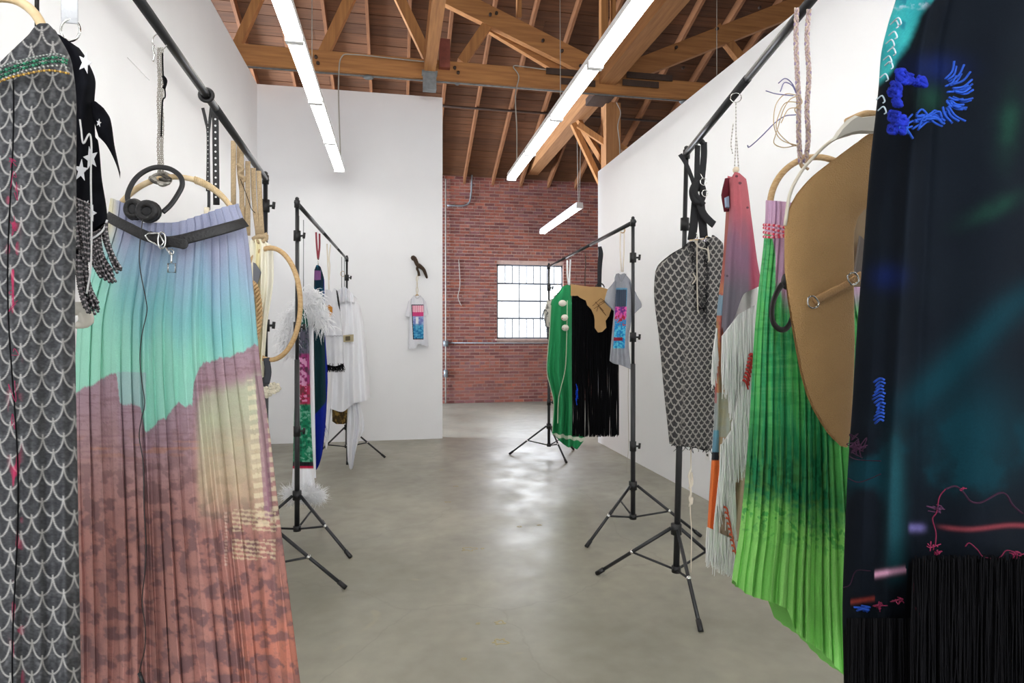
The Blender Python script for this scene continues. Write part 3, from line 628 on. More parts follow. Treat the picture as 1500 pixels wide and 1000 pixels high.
def pl_fold(s, v):
    sv = s+.012*np.sin(v*5+s*9); return (.009+.024*v)*saw(sv*NP+.35*np.sin(s*17), .72)*(.65+.5*np.sin(s*31)**2)+.016*np.sin(s*11+1)*v
xlS = [(285, 163), (300, 160), (325, 156), (400, 132), (480, 113), (600, 108), (1000, 112), (1070, 110)]; xrS = [(285, 347), (300, 350), (330, 360), (370, 366), (420, 371), (520, 380), (640, 396), (760, 410), (880, 425), (1000, 440), (1070, 448)]
cloth('skirt_body', T, pl, [(0, 290), (.12, 298), (.25, 326), (.45, 326), (.7, 314), (.9, 302), (1, 298)], [(0, 1062), (.5, 1078), (1, 1066)], xlS, xrS, lambda v: .07+.10*v, c_skirt, M['cloth'], 500, 420, fold=pl_fold, warp=wp, nb=120)
H = MB(); H.tube([pl.pt(256+98*math.cos(a), 356+97*math.sin(a), -.01) for a in np.linspace(0, 2*math.pi, 72, endpoint=False)], .0085, 12, closed=True)
T2 = thing('wooden_hoop', 'pale cane hoop holding the waist of the blue pleated skirt', 'hoop', pl.pt(256, 453)); H.build('ring', M['rattan_pale'], T2)
mb = MB()
for k in range(34):
    a = math.radians(-72+k*1.6); mb.tube([pl.pt(256+98*math.cos(a)+7*math.cos(a+t)*.9, 356+97*math.sin(a)+7*math.sin(a+t)*.9*0+6*math.sin(t), -.01+.0105*math.sin(t+1.5)) for t in np.linspace(0, 6.28, 10, endpoint=False)][:0] or
    [pl.pt(256+98*math.cos(a), 356+97*math.sin(a), -.01)+(Vector((0, 0, 1))*math.cos(t)*.0105+pl.n*math.sin(t)*.0105) for t in np.linspace(0, 6.28, 10, endpoint=False)], .0022, 5, closed=True)
mb.build('cane_wrapping', M['rattan_pale'], T2)
# belt
T = thing('leather_belt', 'black leather belt with silver buckle round the blue pleated skirt', 'belt', pl.pt(262, 362, .1))
def band(pts, w, th=.0016, n=10): mb = MB(); mb.tube(pts, w/2, n, flat=th/(w/2), nrm=pl.n, smooth=6); return mb
ofs = lambda x: .035+.085*math.sqrt(max(0, 1-((x-258)/106)**2))+.022
band([pl.pt(x, y, ofs(x)) for x, y in ((156, 316), (172, 325), (190, 334), (208, 343), (225, 349), (240, 351))], .031).build('strap', M['leather_black'], T)
band([pl.pt(x, y, ofs(x)+.004) for x, y in ((238, 355), (262, 352), (290, 345), (320, 337), (345, 330), (360, 325))], .033).build('strap', M['leather_black'], T)
mb = band([pl.pt(x, y, ofs(x)+.012) for x, y in ((218, 345), (236, 351), (255, 355), (266, 357))], .029); mb.ball(pl.pt(268, 357.5, ofs(268)+.012), .0145, c=W3, sc=(1, .15, 1), seg=16, rings=8); mb.build('belt_tip', M['leather_black'], T)
mb = MB(); mb.tube([pl.pt(x, y, ofs(225)+.016) for x, y in ((213, 345), (218, 342), (231, 341), (235, 345), (240, 355), (237, 359), (231, 359), (218, 352))], .0026, 8, closed=True); mb.build('buckle', M['chrome'], T)
mb = MB(); mb.tube([pl.pt(237+8*math.cos(a)*.7, 352+12*math.sin(a), ofs(237)+.018) for a in np.linspace(0, 6.283, 24, endpoint=False)], .0024, 8, closed=True); mb.build('keeper_ring', M['chrome'], T)
mb = MB(); mb.tube([pl.pt(243, 362, .145), pl.pt(247, 368, .145), pl.pt(251, 372, .145), pl.pt(251, 385, .145)], .003, 8, smooth=4); mb.tube([pl.pt(x, y, .145) for x, y in ((246, 386), (257, 386), (257, 399), (246, 399))], .0022, 8, closed=True)
mb.tube([pl.pt(251+3.5*math.cos(a), 369+4*math.sin(a), .147) for a in np.linspace(0, 6.28, 14, endpoint=False)], .0018, 6, closed=True); mb.build('snap_clip', M['chrome'], T)
# headphones
T = thing('headphones', 'black headphones looped over the cane hoop of the blue pleated skirt', 'headphones', pl.pt(215, 330, .06))
mb = MB(); mb.tube(pl.pts([(189, 300, .04), (187, 285, .03), (196, 265, .025), (210, 252, .02), (228, 245, .018), (248, 247, .02), (263, 257, .03), (267, 270, .035), (261, 284, .04), (250, 300, .05), (238, 311, .06)]), .0078, 10, smooth=6, flat=.45, nrm=pl.n); mb.build('headband', M['black_plastic'], T)
for (x, y, rx, ry, of) in ((197, 307, 13, 15, .055), (218, 310, 16, 15, .085)):
    mb = MB(); c0 = pl.pt(x, y, of); s_ = pl.px(); mb.ball(c0, 1, seg=20, rings=10, sc=(rx*s_, .012, ry*s_)); e = mb.build('ear_cup', M['black_plastic'], T)
    mb = MB(); mb.tube([c0-pl.n*.010+RX*(rx*.66*s_*math.cos(a))+Vector((0, 0, ry*.66*s_*math.sin(a))) for a in np.linspace(0, 6.283, 28, endpoint=False)], rx*.3*s_, 10, closed=True); mb.build('ear_cushion', M['leather_black'], e)
Cb = [(209, 322, .11), (206, 345, .15), (204, 380, .15), (208, 410, .15), (214, 440, .15), (215, 458, .15), (208, 490, .155), (205, 525, .155), (208, 560, .16), (212, 590, .16), (207, 615, .165), (204, 640, .165), (210, 680, .175), (211, 740, .185), (214, 800, .19), (212, 840, .195), (208, 880, .2), (213, 920, .2), (212, 950, .2), (206, 975, .2), (204, 990, .2)]
mb = MB(); mb.tube(pl.pts([(x, y, o+.035) for x, y, o in Cb]), .0014, 6, smooth=5); mb.build('cable', M['black_plastic'], T)
mb = MB(); mb.tube(pl.pts([(204, 985, .235), (208, 996, .235), (211, 1004, .235)]), .005, 8); mb.build('jack_plug', M['black_plastic'], T)
# chain loop with ring from bar
T = thing('chain_hanger', 'silver chain loop with black cord holding the cane hoop of the blue pleated skirt', 'chain', pl.pt(235, 270))
plc = Plane_(235, 70, 1.86, 4)
mb = MB()
for dx in (-3.0, 0, 3.0):
    for k in range(60):
        y = 72+k*3.05; c0 = plc.pt(235+dx+.6*math.sin(k*.3+dx), y, .0); a = random.random()
        mb.tube([c0+RX*(.0026*math.cos(t)*(1 if k % 2 else .35))+pl.n*(.0026*math.cos(t)*(.35 if k % 2 else 1))+Vector((0, 0, .0040*math.sin(t))) for t in np.linspace(0, 6.283, 8, endpoint=False)], .0015, 4, closed=True)
mb.build('chain', mat('dull_silver', (165, 160, 152), rough=.35, metal=.9), T)
mb = MB(); mb.tube(plc.pts([(238, 78, .005), (239, 110, .006), (242, 140, .006), (238, 150, .006), (236, 200, .004)]), .0022, 6, smooth=5); mb.tube(plc.pts([(239, 112, .006), (243, 118, .01), (240, 130, .008)]), .0045, 6, smooth=4); mb.build('black_cord', M['black_fibre'], T)
mb = MB(); mb.tube([plc.pt(234+11*math.cos(a), 61+12*math.sin(a), .012*math.cos(a)) for a in np.linspace(0, 6.283, 30, endpoint=False)], .0019, 8, closed=True); mb.build('ring', M['chrome'], T)
mb = MB(); mb.tube(plc.pts([(225, 66, .01), (224, 74, .01), (226, 80, .01), (224, 90, .01)]), .003, 6, smooth=4); mb.build('lobster_clasp', M['chrome'], T)
mb = MB()
for k in range(5):
    ph = k*1.3; mb.tube([pl.pt(235+13*math.cos(t)+2*math.cos(3*t+ph), 262+8*math.sin(t)*math.cos(ph)+2*math.sin(2*t+ph), -.008+.016*math.sin(t+ph)) for t in np.linspace(0, 6.283, 36, endpoint=False)], .0058, 6, closed=True, c=lin((90, 86, 80)) if k % 2 else lin((160, 156, 146)))
mb.build('chain_knot', mat('chain_knot_metal', attr=True, rough=.4, metal=.6, noise=.5, nscale=260), T)
# studded black straps
pl = Plane_(310, 250, 2.45, 0)
T = thing('studded_strap', 'black straps with white studs hanging from the nearest left rack bar', 'strap', pl.pt(310, 305))
k_ = MB(); k_.tube(pl.pts([(297, 158), (301, 175), (305, 200), (304, 280)]), .006, 8, flat=.2, nrm=pl.n, smooth=4); k_.build('strap', M['leather_black'], T)
k_ = MB(); k_.tube(pl.pts([(310, 152), (307, 180), (305, 205), (306, 300), (303, 305)]), .006, 8, flat=.2, nrm=pl.n, smooth=4); k_.build('strap', M['leather_black'], T)
k_ = MB(); k_.tube(pl.pts([(309, 147), (315, 170), (316, 220), (317, 300)]), .0125, 8, flat=.14, nrm=pl.n, smooth=4); k_.tube([rA[0].lerp(rA[1], .424)+Vector((.022*math.cos(a), .0, .022*math.sin(a))) for a in np.linspace(0, 6.28, 20, endpoint=False)], .008, 8, closed=True); k_.build('wide_strap', M['leather_black'], T)
ms = mat('white_stud', (235, 235, 235), rough=.3)
for k in range(14): MB().ball(pl.pt(315.3+.06*k, 165+k*9.5, .004), .0042, sc=(1, .5, 1)).build('stud', ms, T)
for k in range(16): MB().ball(pl.pt(304.5, 180+k*6.5, .004), .0018, sc=(1, .5, 1), seg=6, rings=4).build('stud', ms, T)

mb = MB(); mb.tube([pl.pt(303, 304), pl.pt(303, 314)], .011, 8); tag(mb.build('cream_tag', mat('cream_bone', (226, 214, 190), rough=.5)), 'small cream toggle hanging at the end of the studded straps', 'tag')
# tan ribbons, cream voile, rattan hoops
pl = Plane_(380, 400, 3.0, 0)
T = thing('tan_ribbon', 'tan woven ribbons hanging knotted from the nearest left rack bar', 'ribbon', pl.pt(380, 352))
mt = mat('tan_webbing', (178, 155, 122), rough=.85, noise=.25, nscale=160, bump=.4, bscale=300)
for i, (a, o) in enumerate(([[(342, 206), (342, 300)], .02], [[(353, 212), (354, 250), (355, 350)], 0], [[(349, 210), (350, 260), (364, 345)], -.01], [[(363, 236), (363, 345)], .03], [[(371, 246), (372, 290), (378, 345)], .0], [[(379, 250), (381, 300), (384, 345)], .0])):
    k_ = MB(); k_.tube(pl.pts([(x, y, o) for x, y in a]), .012 if i != 2 else .007, 8, flat=.12, nrm=pl.n, smooth=3); k_.build('ribbon', mt, T)
k_ = MB(); k_.tube(pl.pts([(348, 240, .03), (356, 247, .04), (350, 254, .035), (359, 262, .03), (352, 268, .03)]), .008, 8, smooth=5); k_.build('knot', mt, T); k_ = MB(); k_.tube(pl.pts([(371, 350, .03), (380, 346, .045), (390, 348, .03), (384, 354, .04), (374, 352, .04), (392, 343, .03)]), .011, 8, smooth=5); k_.build('knot', mt, T)
k_ = MB(); k_.tube(pl.pts([(352, 262, .04), (361, 285, .04), (368, 305, .04), (374, 312, .04)]), .0015, 6, smooth=4); k_.build('thin_wire', M['black_fibre'], T)
T = thing('cream_voile_dress', 'cream sheer dress hanging below the tan ribbons behind the blue skirt', 'dress', pl.pt(385, 560))
cloth('dress_body', T, pl, [(0, 352), (.6, 350), (1, 360)], [(0, 560), (1, 552)], [(350, 365), (400, 360), (560, 362)], [(350, 392), (362, 400), (400, 401), (480, 391), (560, 386)], .05, lambda X, Y, s, v: mix(lin((238, 234, 218)), lin((232, 222, 180)), np.exp(-((X-377)/5)**2)), M['cotton'], 60, 60, fold=lambda s, v: .02*np.sin(s*25)*(.4+v))
sheet('leather_patch', T, pl, [(371, 384), (375, 386), (383, 399), (377, 417), (371, 413)], .006, M['cotton'], (112, 114, 120), off=.06)
mb = MB(); mb.tube([pl.pt(396+44*math.cos(a), 445+82*math.sin(a), .05+.05*math.cos(a)) for a in np.linspace(0, 2*math.pi, 60, endpoint=False)], .012, 10, closed=True)
tag(mb.build('rattan_hoop', M['rattan']), 'large rattan hoop hanging beside the right edge of the blue pleated skirt', 'hoop')
T = thing('twisted_rattan_ring', 'small twisted rattan ring hanging beside the right edge of the blue pleated skirt', 'hoop', pl.pt(372, 510, .09))
for ph in (0, 2.1, 4.2):
    mb = MB(); mb.tube([pl.pt(366+14*math.cos(a)+3*math.cos(14*a+ph), 458+46*math.sin(a), .09+.011*math.sin(14*a+ph)) for a in np.linspace(0, 2*math.pi, 140, endpoint=False)], .0065, 6, closed=True); mb.build('twisted_cane', M['rattan'], T)
T = thing('crochet_rosette', 'cream crochet rosettes hanging on a grey ribbon below the rattan hoop', 'rosette', pl.pt(395, 583))
k_ = MB(); k_.tube(pl.pts([(390, 524, .06), (393, 545, .06), (390, 562, .06)]), .015, 8, flat=.15, nrm=pl.n, smooth=4, c=lin((70, 72, 78))); k_.build('ribbon', M['cotton'], T)
mb = MB()
for (cx, cy) in ((391, 574), (402, 568)):
    for k in range(22):
        a = k*2.4; r = 1.6*math.sqrt(k); mb.ball(pl.pt(cx+r*math.cos(a), cy+r*math.sin(a), .08+.01*random.random()), .010, c=lin((220, 212, 192))*random.uniform(.8, 1), sc=(1, .7, .8), seg=6, rings=4)
mb.build('petals', M['cotton'], T)
# clear sleeve on the left wall
A = onX(190, 84, LWX+.02); B = onX(222, 118, LWX+.02)
mb = MB(); mb.box((LWX+.003, min(A.y, B.y), min(A.z, B.z)), (LWX+.008, max(A.y, B.y), max(A.z, B.z))); tag(mb.build('wall_sleeve', M['clear'], smooth=False), 'faint clear plastic sleeve mounted on the left white wall behind the chain', 'sign holder')
# ================================================================== RACK B, FAR LEFT
pl = Plane_(445, 560, 4.55, 0)
T = thing('feather_trimmed_dress', 'narrow green and magenta printed dress with fluffy white feather collar and hem', 'dress', pl.pt(445, 738))
def c_fd(X, Y, s, v):
    n = fbm(X/4, Y/4, 3); c = flat((40, 96, 82), X.shape); c = mix(c, lin((98, 96, 112)), sm(476, 484, Y)); c = mix(c, lin((150, 50, 110)), sm(516, 520, Y)); c = mix(c, lin((170, 40, 80)), sm(558, 566, Y)); c = mix(c, lin((30, 128, 92)), sm(590, 594, Y))
    c = mix(c, lin((225, 170, 205)), ((n > .55)&(Y > 524)&(Y < 588)&(np.abs(X-443) < 7))*.75); c = mix(c, lin((150, 200, 180)), (n > .6)*(Y > 594)*.5); c = mix(c, lin((16, 60, 50)), (n < .4)*.6)
    c = mix(c, lin((30, 30, 36)), ((Y > 676)&(Y < 682))*1.); c = mix(c, lin((180, 30, 70)), ((Y > 682)&(Y < 686))*1.); return mix(c, lin((238, 238, 242)), sm(685.5, 686.5, Y))
cloth('dress_body', T, pl, [(0, 452), (1, 452)], [(0, 722), (1, 722)], [(450, 440), (520, 436), (600, 431), (680, 429), (730, 426)], [(450, 448), (480, 452), (600, 455), (680, 459), (730, 463)], .06, c_fd, M['cloth'], 60, 270, fold=lambda s, v: .012*np.sin(s*16))
cloth('back_panel', T, pl, [(0, 470), (1, 470)], [(0, 700), (1, 700)], [(470, 452), (700, 452)], [(470, 459), (700, 463)], .02, lambda X, Y, s, v: flat((235, 235, 240), X.shape), M['cloth'], 20, 30, off=-.07)
mb = MB()
def collar(t): 
    x = 420+52*t; y = 500-66*math.sin(min(1, t*1.25)*1.57)+max(0, t-.75)*150; return x, y, random.uniform(0, 6.28)
feathers(mb, pl, 3600, collar, 16, 13, .0030, offj=.03, down=8)
feathers(mb, pl, 900, lambda t: (424+random.gauss(0, 3), 455+62*t, 1.6), 6, 16, .0022, offj=.02)
stuff(mb.build('feather_collar', M['fur'], T)); mb = MB()
feathers(mb, pl, 3200, lambda t: (424+44*t, 722+3*math.sin(t*9), random.uniform(-.4, 3.6)), 8, 14, .0022, offj=.04)
stuff(mb.build('feather_hem', M['fur'], T))
T = thing('wire_hanger_loop', 'thin steel wires with ring holding the feather-trimmed dress', 'wire', pl.pt(441, 430))
for q in ([(438, 316), (438, 428)], [(444.6, 322), (444.6, 428)]): MB().tube(pl.pts(q), .003, 6).build('wire', M['galv'], T)
MB().tube([pl.pt(438+3.4*math.cos(a), 348+4.5*math.sin(a), .004) for a in np.linspace(0, 6.28, 20, endpoint=False)], .003, 6, closed=True).build('ring', M['chrome'], T)
pl = Plane_(468, 500, 5.2, 0)
T = thing('long_blue_dress', 'long dark teal dress with bright blue side and fringe, on a red ribbon', 'dress', pl.pt(468, 690))
def c_bd(X, Y, s, v):
    n = fbm(X/5, Y/9, 7); c = mix(lin((22, 44, 58)), lin((40, 96, 118)), sm(.45, .65, n)*sm(480, 400, Y)); c = mix(c, lin((24, 52, 54)), sm(470, 520, Y)*.8)
    c = mix(c, lin((160, 100, 160)), ((Y > 396)&(Y < 410)&(X < 470))*.6); c = mix(c, lin((26, 36, 140)), sm(473.5, 475, X-(Y-420)*.02)*(Y > 405)*(Y < 600)); return mix(c, lin((24, 40, 140)), sm(-1, 2, Y-(610-(X-458)*1.1)))
cloth('dress_body', T, pl, [(0, 395), (.3, 388), (.7, 389), (1, 410)], [(0, 692), (.35, 688), (.7, 668), (1, 560)], [(385, 461), (410, 460), (500, 459), (600, 457), (700, 457)], [(385, 470), (410, 475), (480, 476), (560, 480), (600, 480), (700, 474)], .08, c_bd, M['dark_cloth'], 60, 240, fold=lambda s, v: .02*np.sin(s*12)*(.3+v))
mb = MB(); strands(mb, pl, 90, lambda t: (458+18*t, 670-60*t), lambda t: 22, .0016, c=lin((18, 30, 150)), jit=1.5, offj=.05); stuff(mb.build('blue_fringe', M['cotton'], T))
T = thing('red_ribbon', 'red ribbon loop holding the long dark teal and blue dress', 'ribbon', pl.pt(466, 388))
for q in ([(463, 340), (464, 360), (466, 380)], [(468, 342), (468, 362), (466, 380)]): MB().tube(pl.pts(q), .008, 8, flat=.2, nrm=pl.n, smooth=4).build('ribbon', mat('red_ribbon', (132, 36, 52), rough=.6), T)
MB().tube(pl.pts([(466, 378), (466, 390)]), .004, 6).build('clip', M['chrome'], T)
pl = Plane_(490, 480, 5.9, 0)
T = thing('white_sleeveless_top', 'white sleeveless tunic with an orange butterfly-like patch and black fringed hem', 'top', pl.pt(490, 546))
cw = lambda X, Y, s, v: mix(mix(lin((222, 222, 227)), lin((196, 197, 204)), vn(X/6, Y/9, 5)*.6), lin((20, 20, 24)), ((X > cs([(420, 492), (430, 493), (445, 495), (458, 499)])(Y))&(Y < 461)&(X < cs([(420, 494), (435, 496.5), (450, 499), (458, 500)])(Y)+1.6))*1.)
cloth('tunic_body', T, pl, [(0, 424), (.3, 424), (.5, 428), (.75, 422), (1, 426)], [(0, 533), (.5, 536), (1, 532)], [(420, 477), (450, 475), (480, 474), (540, 477)], [(420, 493), (440, 497), (460, 499), (500, 503), (540, 504)], .09, cw, M['cloth'], 80, 160, fold=lambda s, v: .018*np.sin(s*14)*v)
MB().tube([pl.pt(474+t*.29, 491.5+.8*math.sin(t*.4), .10) for t in range(0, 100, 8)], .005, 8, c=lin((180, 181, 188))).build('waist_seam', M['cotton'], T)
mb = MB(); strands(mb, pl, 130, lambda t: (478+25*t, 532), lambda t: 12, .0028, jit=2, offj=.07); stuff(mb.build('black_fringe', M['black_fibre'], T))
sheet('orange_patch', T, pl, [(474, 446), (478, 450), (482, 446), (487, 450), (487, 459), (483, 465), (478, 463), (475, 455)], .006, M['cotton'], (190, 128, 50), off=.12)
MB().tube(pl.pts([(473, 443, .13), (477, 446, .13), (480, 452, .13), (476, 456, .13)]), .004, 6, smooth=4).build('brown_cord', M['rattan'], T)
T = thing('cream_cord_hanger', 'knotted cream cords holding the white sleeveless tunic', 'cord', pl.pt(482, 424))
for q in ([(479, 357), (480, 380), (481, 400), (482, 424)], [(484, 358), (482, 378), (483, 390), (482, 410)]): MB().tube(pl.pts(q), .006, 6, smooth=4).build('cord', mat('cream_cord', (222, 212, 196), rough=.8), T)
pl = Plane_(515, 520, 6.6, 0)
T = thing('white_voile_dress', 'wide white voile dress with a drooping hem point, farthest on the far left rack', 'dress', pl.pt(520, 700))
cw2 = lambda X, Y, s, v: mix(lin((240, 240, 244)), lin((222, 223, 228)), vn(X/7, Y/40, 8)*.55)
cloth('dress_body', T, pl, [(0, 450), (.2, 428), (.4, 424), (.7, 434), (1, 446)], [(0, 598), (.3, 603), (.6, 590), (.8, 588), (1, 582)], [(420, 494), (450, 495), (500, 488), (560, 484), (605, 482)], [(420, 512), (440, 524), (450, 528), (480, 533), (560, 541), (605, 545)], .15, cw2, M['cotton'], 140, 110, fold=lambda s, v: .04*np.sin(s*22+v)*(.2+v))
cloth('shoulder_frill', T, pl, [(0, 428), (.5, 420), (1, 436)], [(0, 447), (.5, 441), (1, 446)], [(415, 492), (450, 491)], [(415, 515), (450, 527)], .18, cw2, M['cotton'], 60, 20, fold=lambda s, v: .03*np.sin(s*30+v*3))
cloth('hem_tail', T, pl, [(0, 592), (1, 590)], [(0, 676), (.4, 698), (.7, 655), (1, 628)], [(590, 509), (640, 508), (700, 511)], [(590, 527), (625, 534), (650, 529), (700, 520)], .08, cw2, M['cotton'], 60, 60, fold=lambda s, v: .03*np.sin(s*17+v*3))
cloth('hem_tail', T, pl, [(0, 590), (1, 590)], [(0, 640), (.5, 658), (1, 612)], [(590, 474), (660, 474)], [(590, 486), (660, 482)], .04, cw2, M['cotton'], 30, 30, fold=lambda s, v: .02*np.sin(s*9+v*3))
T = thing('steel_wire_pair', 'two thin wires holding the white voile dress', 'wire', pl.pt(502, 425))
for x in (500.5, 504.5): MB().tube(pl.pts([(x, 376), (x, 426)]), .004, 6).build('wire', M['galv'], T)
MB().tube([pl.pt(502+3*math.cos(a), 401+4*math.sin(a)) for a in np.linspace(0, 6.28, 16, endpoint=False)], .003, 6, closed=True).build('ring', M['rattan'], T)
T = thing('golden_bell_skirt', 'small brown and gold brocade piece showing below the white voile dress', 'skirt', pl.pt(498, 622, -.2))
cloth('body', T, pl, [(0, 585), (1, 585)], [(0, 617), (.3, 621), (.7, 621), (1, 617)], [(580, 486), (625, 487)], [(580, 509), (625, 510)], .08, lambda X, Y, s, v: mix(lin((70, 56, 34)), lin((150, 122, 62)), sm(.4, .7, fbm(X/2.5, Y/5, 4))), M['cotton'], 50, 50, off=-.2)
T = thing('photo_tag', 'small tan photo tag sticking out beside the white sleeveless tunic', 'tag', pl.pt(510, 501, .2))
sheet('card', T, pl, [(502, 491), (518, 489.5), (518, 500), (502.5, 501)], .004, M['cotton'], (172, 160, 130), off=.2); sheet('picture', T, pl, [(506, 492.5), (513, 492), (513, 498.5), (506, 499)], .002, M['cotton'], (92, 84, 66), off=.205)
# ---- back wall: branch hook and T-shirt
pl = Plane_(612, 470, 8.35, 0)
T = thing('branch_hook', 'dark forked branch used as a hook on the white back wall', 'branch', pl.pt(615, 412))
bk = mat('dark_bark', (66, 50, 36), rough=.9, noise=.35, nscale=40, bump=.6)
MB().tube(pl.pts([(604, 377, -.08), (608, 380, .0), (611, 387, .02), (614, 389, .03), (620, 394, .03), (623, 400, .0), (626, 409, -.06)]), [.045, .03, .026, .03, .024, .022, .014], 8, smooth=5).build('branch', bk, T)
MB().tube(pl.pts([(614, 388, .03), (611, 393, .03), (613, 398, .03), (614, 404, .03)]), [.022, .016, .018], 8, smooth=4).build('fork', bk, T)
def tee(name, label, pl, body, slv_l, slv_r, colf, base_c, neck, cat='t-shirt', th=.05, m='cloth'):
    T = thing(name, label, cat, pl.pt(body['c'], body['yb']))
    cloth('shirt_body', T, pl, body['top'], body['bot'], body['xl'], body['xr'], th, colf, M[m], 110, 240, fold=lambda s, v: .014*np.sin(s*15+2)*(.15+v))
    for q in (slv_l, slv_r): cloth('sleeve', T, pl, q[0], q[1], q[2], q[3], th*.8, lambda X, Y, s, v: flat(base_c, X.shape), M[m], 24, 24)
    MB().tube(pl.pts(neck), .006*pl.px()/.005*.5, 6, smooth=4, c=lin(base_c)*.8).build('neckband', M['cotton'], T)
    return T
def c_wt(X, Y, s, v):
    c = mix(lin((230, 230, 235)), lin((208, 210, 218)), vn(X/5, Y/9, 3)*.6); pr = (X > 602.5+(Y-446)*.05)&(X < 620.5)&(Y > 446)&(Y < 497)
    n = fbm(X/2.2, Y/2.2, 6, 3); q = mix(lin((225, 140, 165)), lin((240, 200, 210)), (np.mod(X, 3) < 1.3)*1.); q = mix(q, lin((214, 70, 130)), ((Y > 457)&(Y < 463))*1.)
    q = mix(q, mix(lin((120, 130, 190)), lin((160, 175, 215)), sm(.4, .6, n)), (Y >= 463)*1.); q = mix(q, mix(lin((40, 120, 170)), lin((90, 170, 205)), sm(.4, .6, n)), sm(472, 478, Y)); q = mix(q, lin((240, 240, 245)), ((np.abs(X-611) < 2)&(Y > 464)&(Y < 474))*.9)
    ed = (X < 603.7+(Y-446)*.05)|(Y < 447.2)|(Y > 495.6); q = mix(q, lin((26, 26, 40)), ed*1.); return mix(c, q, pr*1.)
tee('printed_t_shirt', 'white T-shirt with pink and blue picture print hanging on the white back wall', pl,
    dict(c=612, yb=511, top=[(0, 438), (.3, 432), (.5, 435), (.7, 432), (1, 437)], bot=[(0, 511), (.35, 510), (.5, 504), (1, 508)], xl=[(430, 602), (445, 601), (511, 598)], xr=[(430, 619), (445, 622), (511, 628)]),
    ([(0, 441), (1, 436)], [(0, 463), (1, 465)], [(430, 601), (463, 593)], [(430, 604), (465, 602)]), ([(0, 436), (1, 442)], [(0, 465), (1, 460)], [(430, 618), (465, 622)], [(430, 622), (462, 628)]), c_wt, (226, 226, 232), [(607, 433, .05), (611, 437, .06), (616, 433, .05)])
T = thing('cream_cord_hanger', 'twisted cream cord and tiny wooden hanger holding the printed T-shirt', 'cord', pl.pt(611, 434))
for d in (-1.3, 1.3): MB().tube(pl.pts([(612, 402), (611+d, 408), (611-d*.4, 416), (611+d, 424), (611, 432)]), .006, 6, smooth=4).build('cord', bpy.data.materials['cream_cord'], T)
MB().tube(pl.pts([(605, 436, .02), (609, 433, .02), (611, 431.5, .02), (615, 434, .02), (618, 437, .02)]), .008, 6, smooth=4).build('hanger_bar', M['rattan'], T)

# ================================================================== RACK D, FAR RIGHT
pl = Plane_(803, 460, 6.95, 0)
T = thing('fringed_cream_top', 'cream top with grey fringe peeking out behind the green cape', 'top', pl.pt(803, 500))
cloth('top_body', T, pl, [(0, 440), (1, 430)], [(0, 478), (1, 482)], [(425, 806), (445, 800), (460, 797), (485, 800)], [(425, 830), (485, 830)], .10, lambda X, Y, s, v: mix(lin((205, 200, 190)), lin((70, 72, 76)), (fbm(X/3, Y/4, 9) > .6)*.8), M['cloth'], 60, 60)
mb = MB(); strands(mb, pl, 60, lambda t: (797+14*t, 452+28*t), lambda t: 22, .004, c=lin((90, 92, 98)), jit=3, offj=.06); stuff(mb.build('grey_fringe', M['cotton'], T))
sheet('white_strap', T, pl, [(810, 433), (819, 430), (822, 437), (813, 441)], .01, M['cotton'], (232, 230, 226), off=.12)
MB().tube(pl.pts([(816, 394), (817, 412), (816, 432)]), .004, 6, smooth=3).build('cord', bpy.data.materials['cream_cord'], T)
pl = Plane_(822, 530, 6.3, 0)
T = thing('green_cape', 'long green cape with white hem trim and stitched baseballs', 'cape', pl.pt(825, 660))
gc = lambda X, Y, s, v: mix(mix(lin((36, 138, 84)), lin((48, 152, 96)), vn(X/3, Y/30, 3)), lin((224, 228, 212)), ((Y > 630)&(np.mod(X*1.3+Y*.2, 18) > 0)&(np.abs(Y-(637+.9*np.sin(X*.6)+(X-810)*.15)) < 2.6))*.9)
cloth('cape_body', T, pl, [(0, 440), (.35, 426), (.7, 417), (1, 418)], [(0, 634), (.3, 642), (.55, 650), (.8, 655), (1, 652)], [(415, 818), (427, 814), (445, 807), (485, 805), (540, 801), (565, 806), (590, 811), (640, 808)], [(415, 836), (450, 838), (655, 840)], .12, gc, M['cloth'], 160, 240, fold=lambda s, v: .05*np.sin(s*16+v*1.4)*(.15+v))
cloth('lower_corner', T, pl, [(0, 640), (1, 632)], [(0, 650), (.6, 658), (1, 642)], [(630, 834), (660, 836)], [(630, 852), (642, 857), (660, 850)], .05, gc, M['cloth'], 30, 20)
MB().tube(pl.pts([(831, 440, .16), (830, 500, .17), (828, 540, .18), (822, 566, .19), (818, 586, .19), (817, 620, .19)]), .0045, 6, smooth=5, c=lin((190, 200, 176))).build('white_edge_cord', M['cotton'], T)
MB().tube(pl.pts([(807, 447, .1), (805, 485, .1), (801, 540, .12), (806, 566, .12), (811, 590, .12), (809, 632, .12)]), .004, 6, smooth=5, c=lin((190, 200, 176))).build('edge_piping', M['cotton'], T)
for i, (x, y, w_) in enumerate(((824, 444, 'uppermost'), (827, 465, 'middle'), (828, 480, 'lowest'))):
    b_ = thing('baseball', '%s of the three white baseballs strung down the green cape' % w_, 'ball', pl.pt(x, y+5, .2), 'baseballs strung on the green cape')
    c0 = pl.pt(x, y, .22); MB().ball(c0, .036, seg=16, rings=10, sc=(1.15 if i == 0 else 1, 1, .9)).build('ball', mat('baseball_hide', (232, 226, 214), rough=.6) if i == 0 else bpy.data.materials['baseball_hide'], b_)
    if i: MB().tube([c0+Vector((.034*math.cos(t), -.018, .034*math.sin(t)*.35-.002)) for t in np.linspace(3.5, 5.9, 10)], .004, 6, c=lin((170, 40, 40))).build('stitching', M['cotton'], b_)
T = thing('white_ribbon_loop', 'pair of white straps holding the green cape to the far right rack', 'ribbon', pl.pt(833, 418))
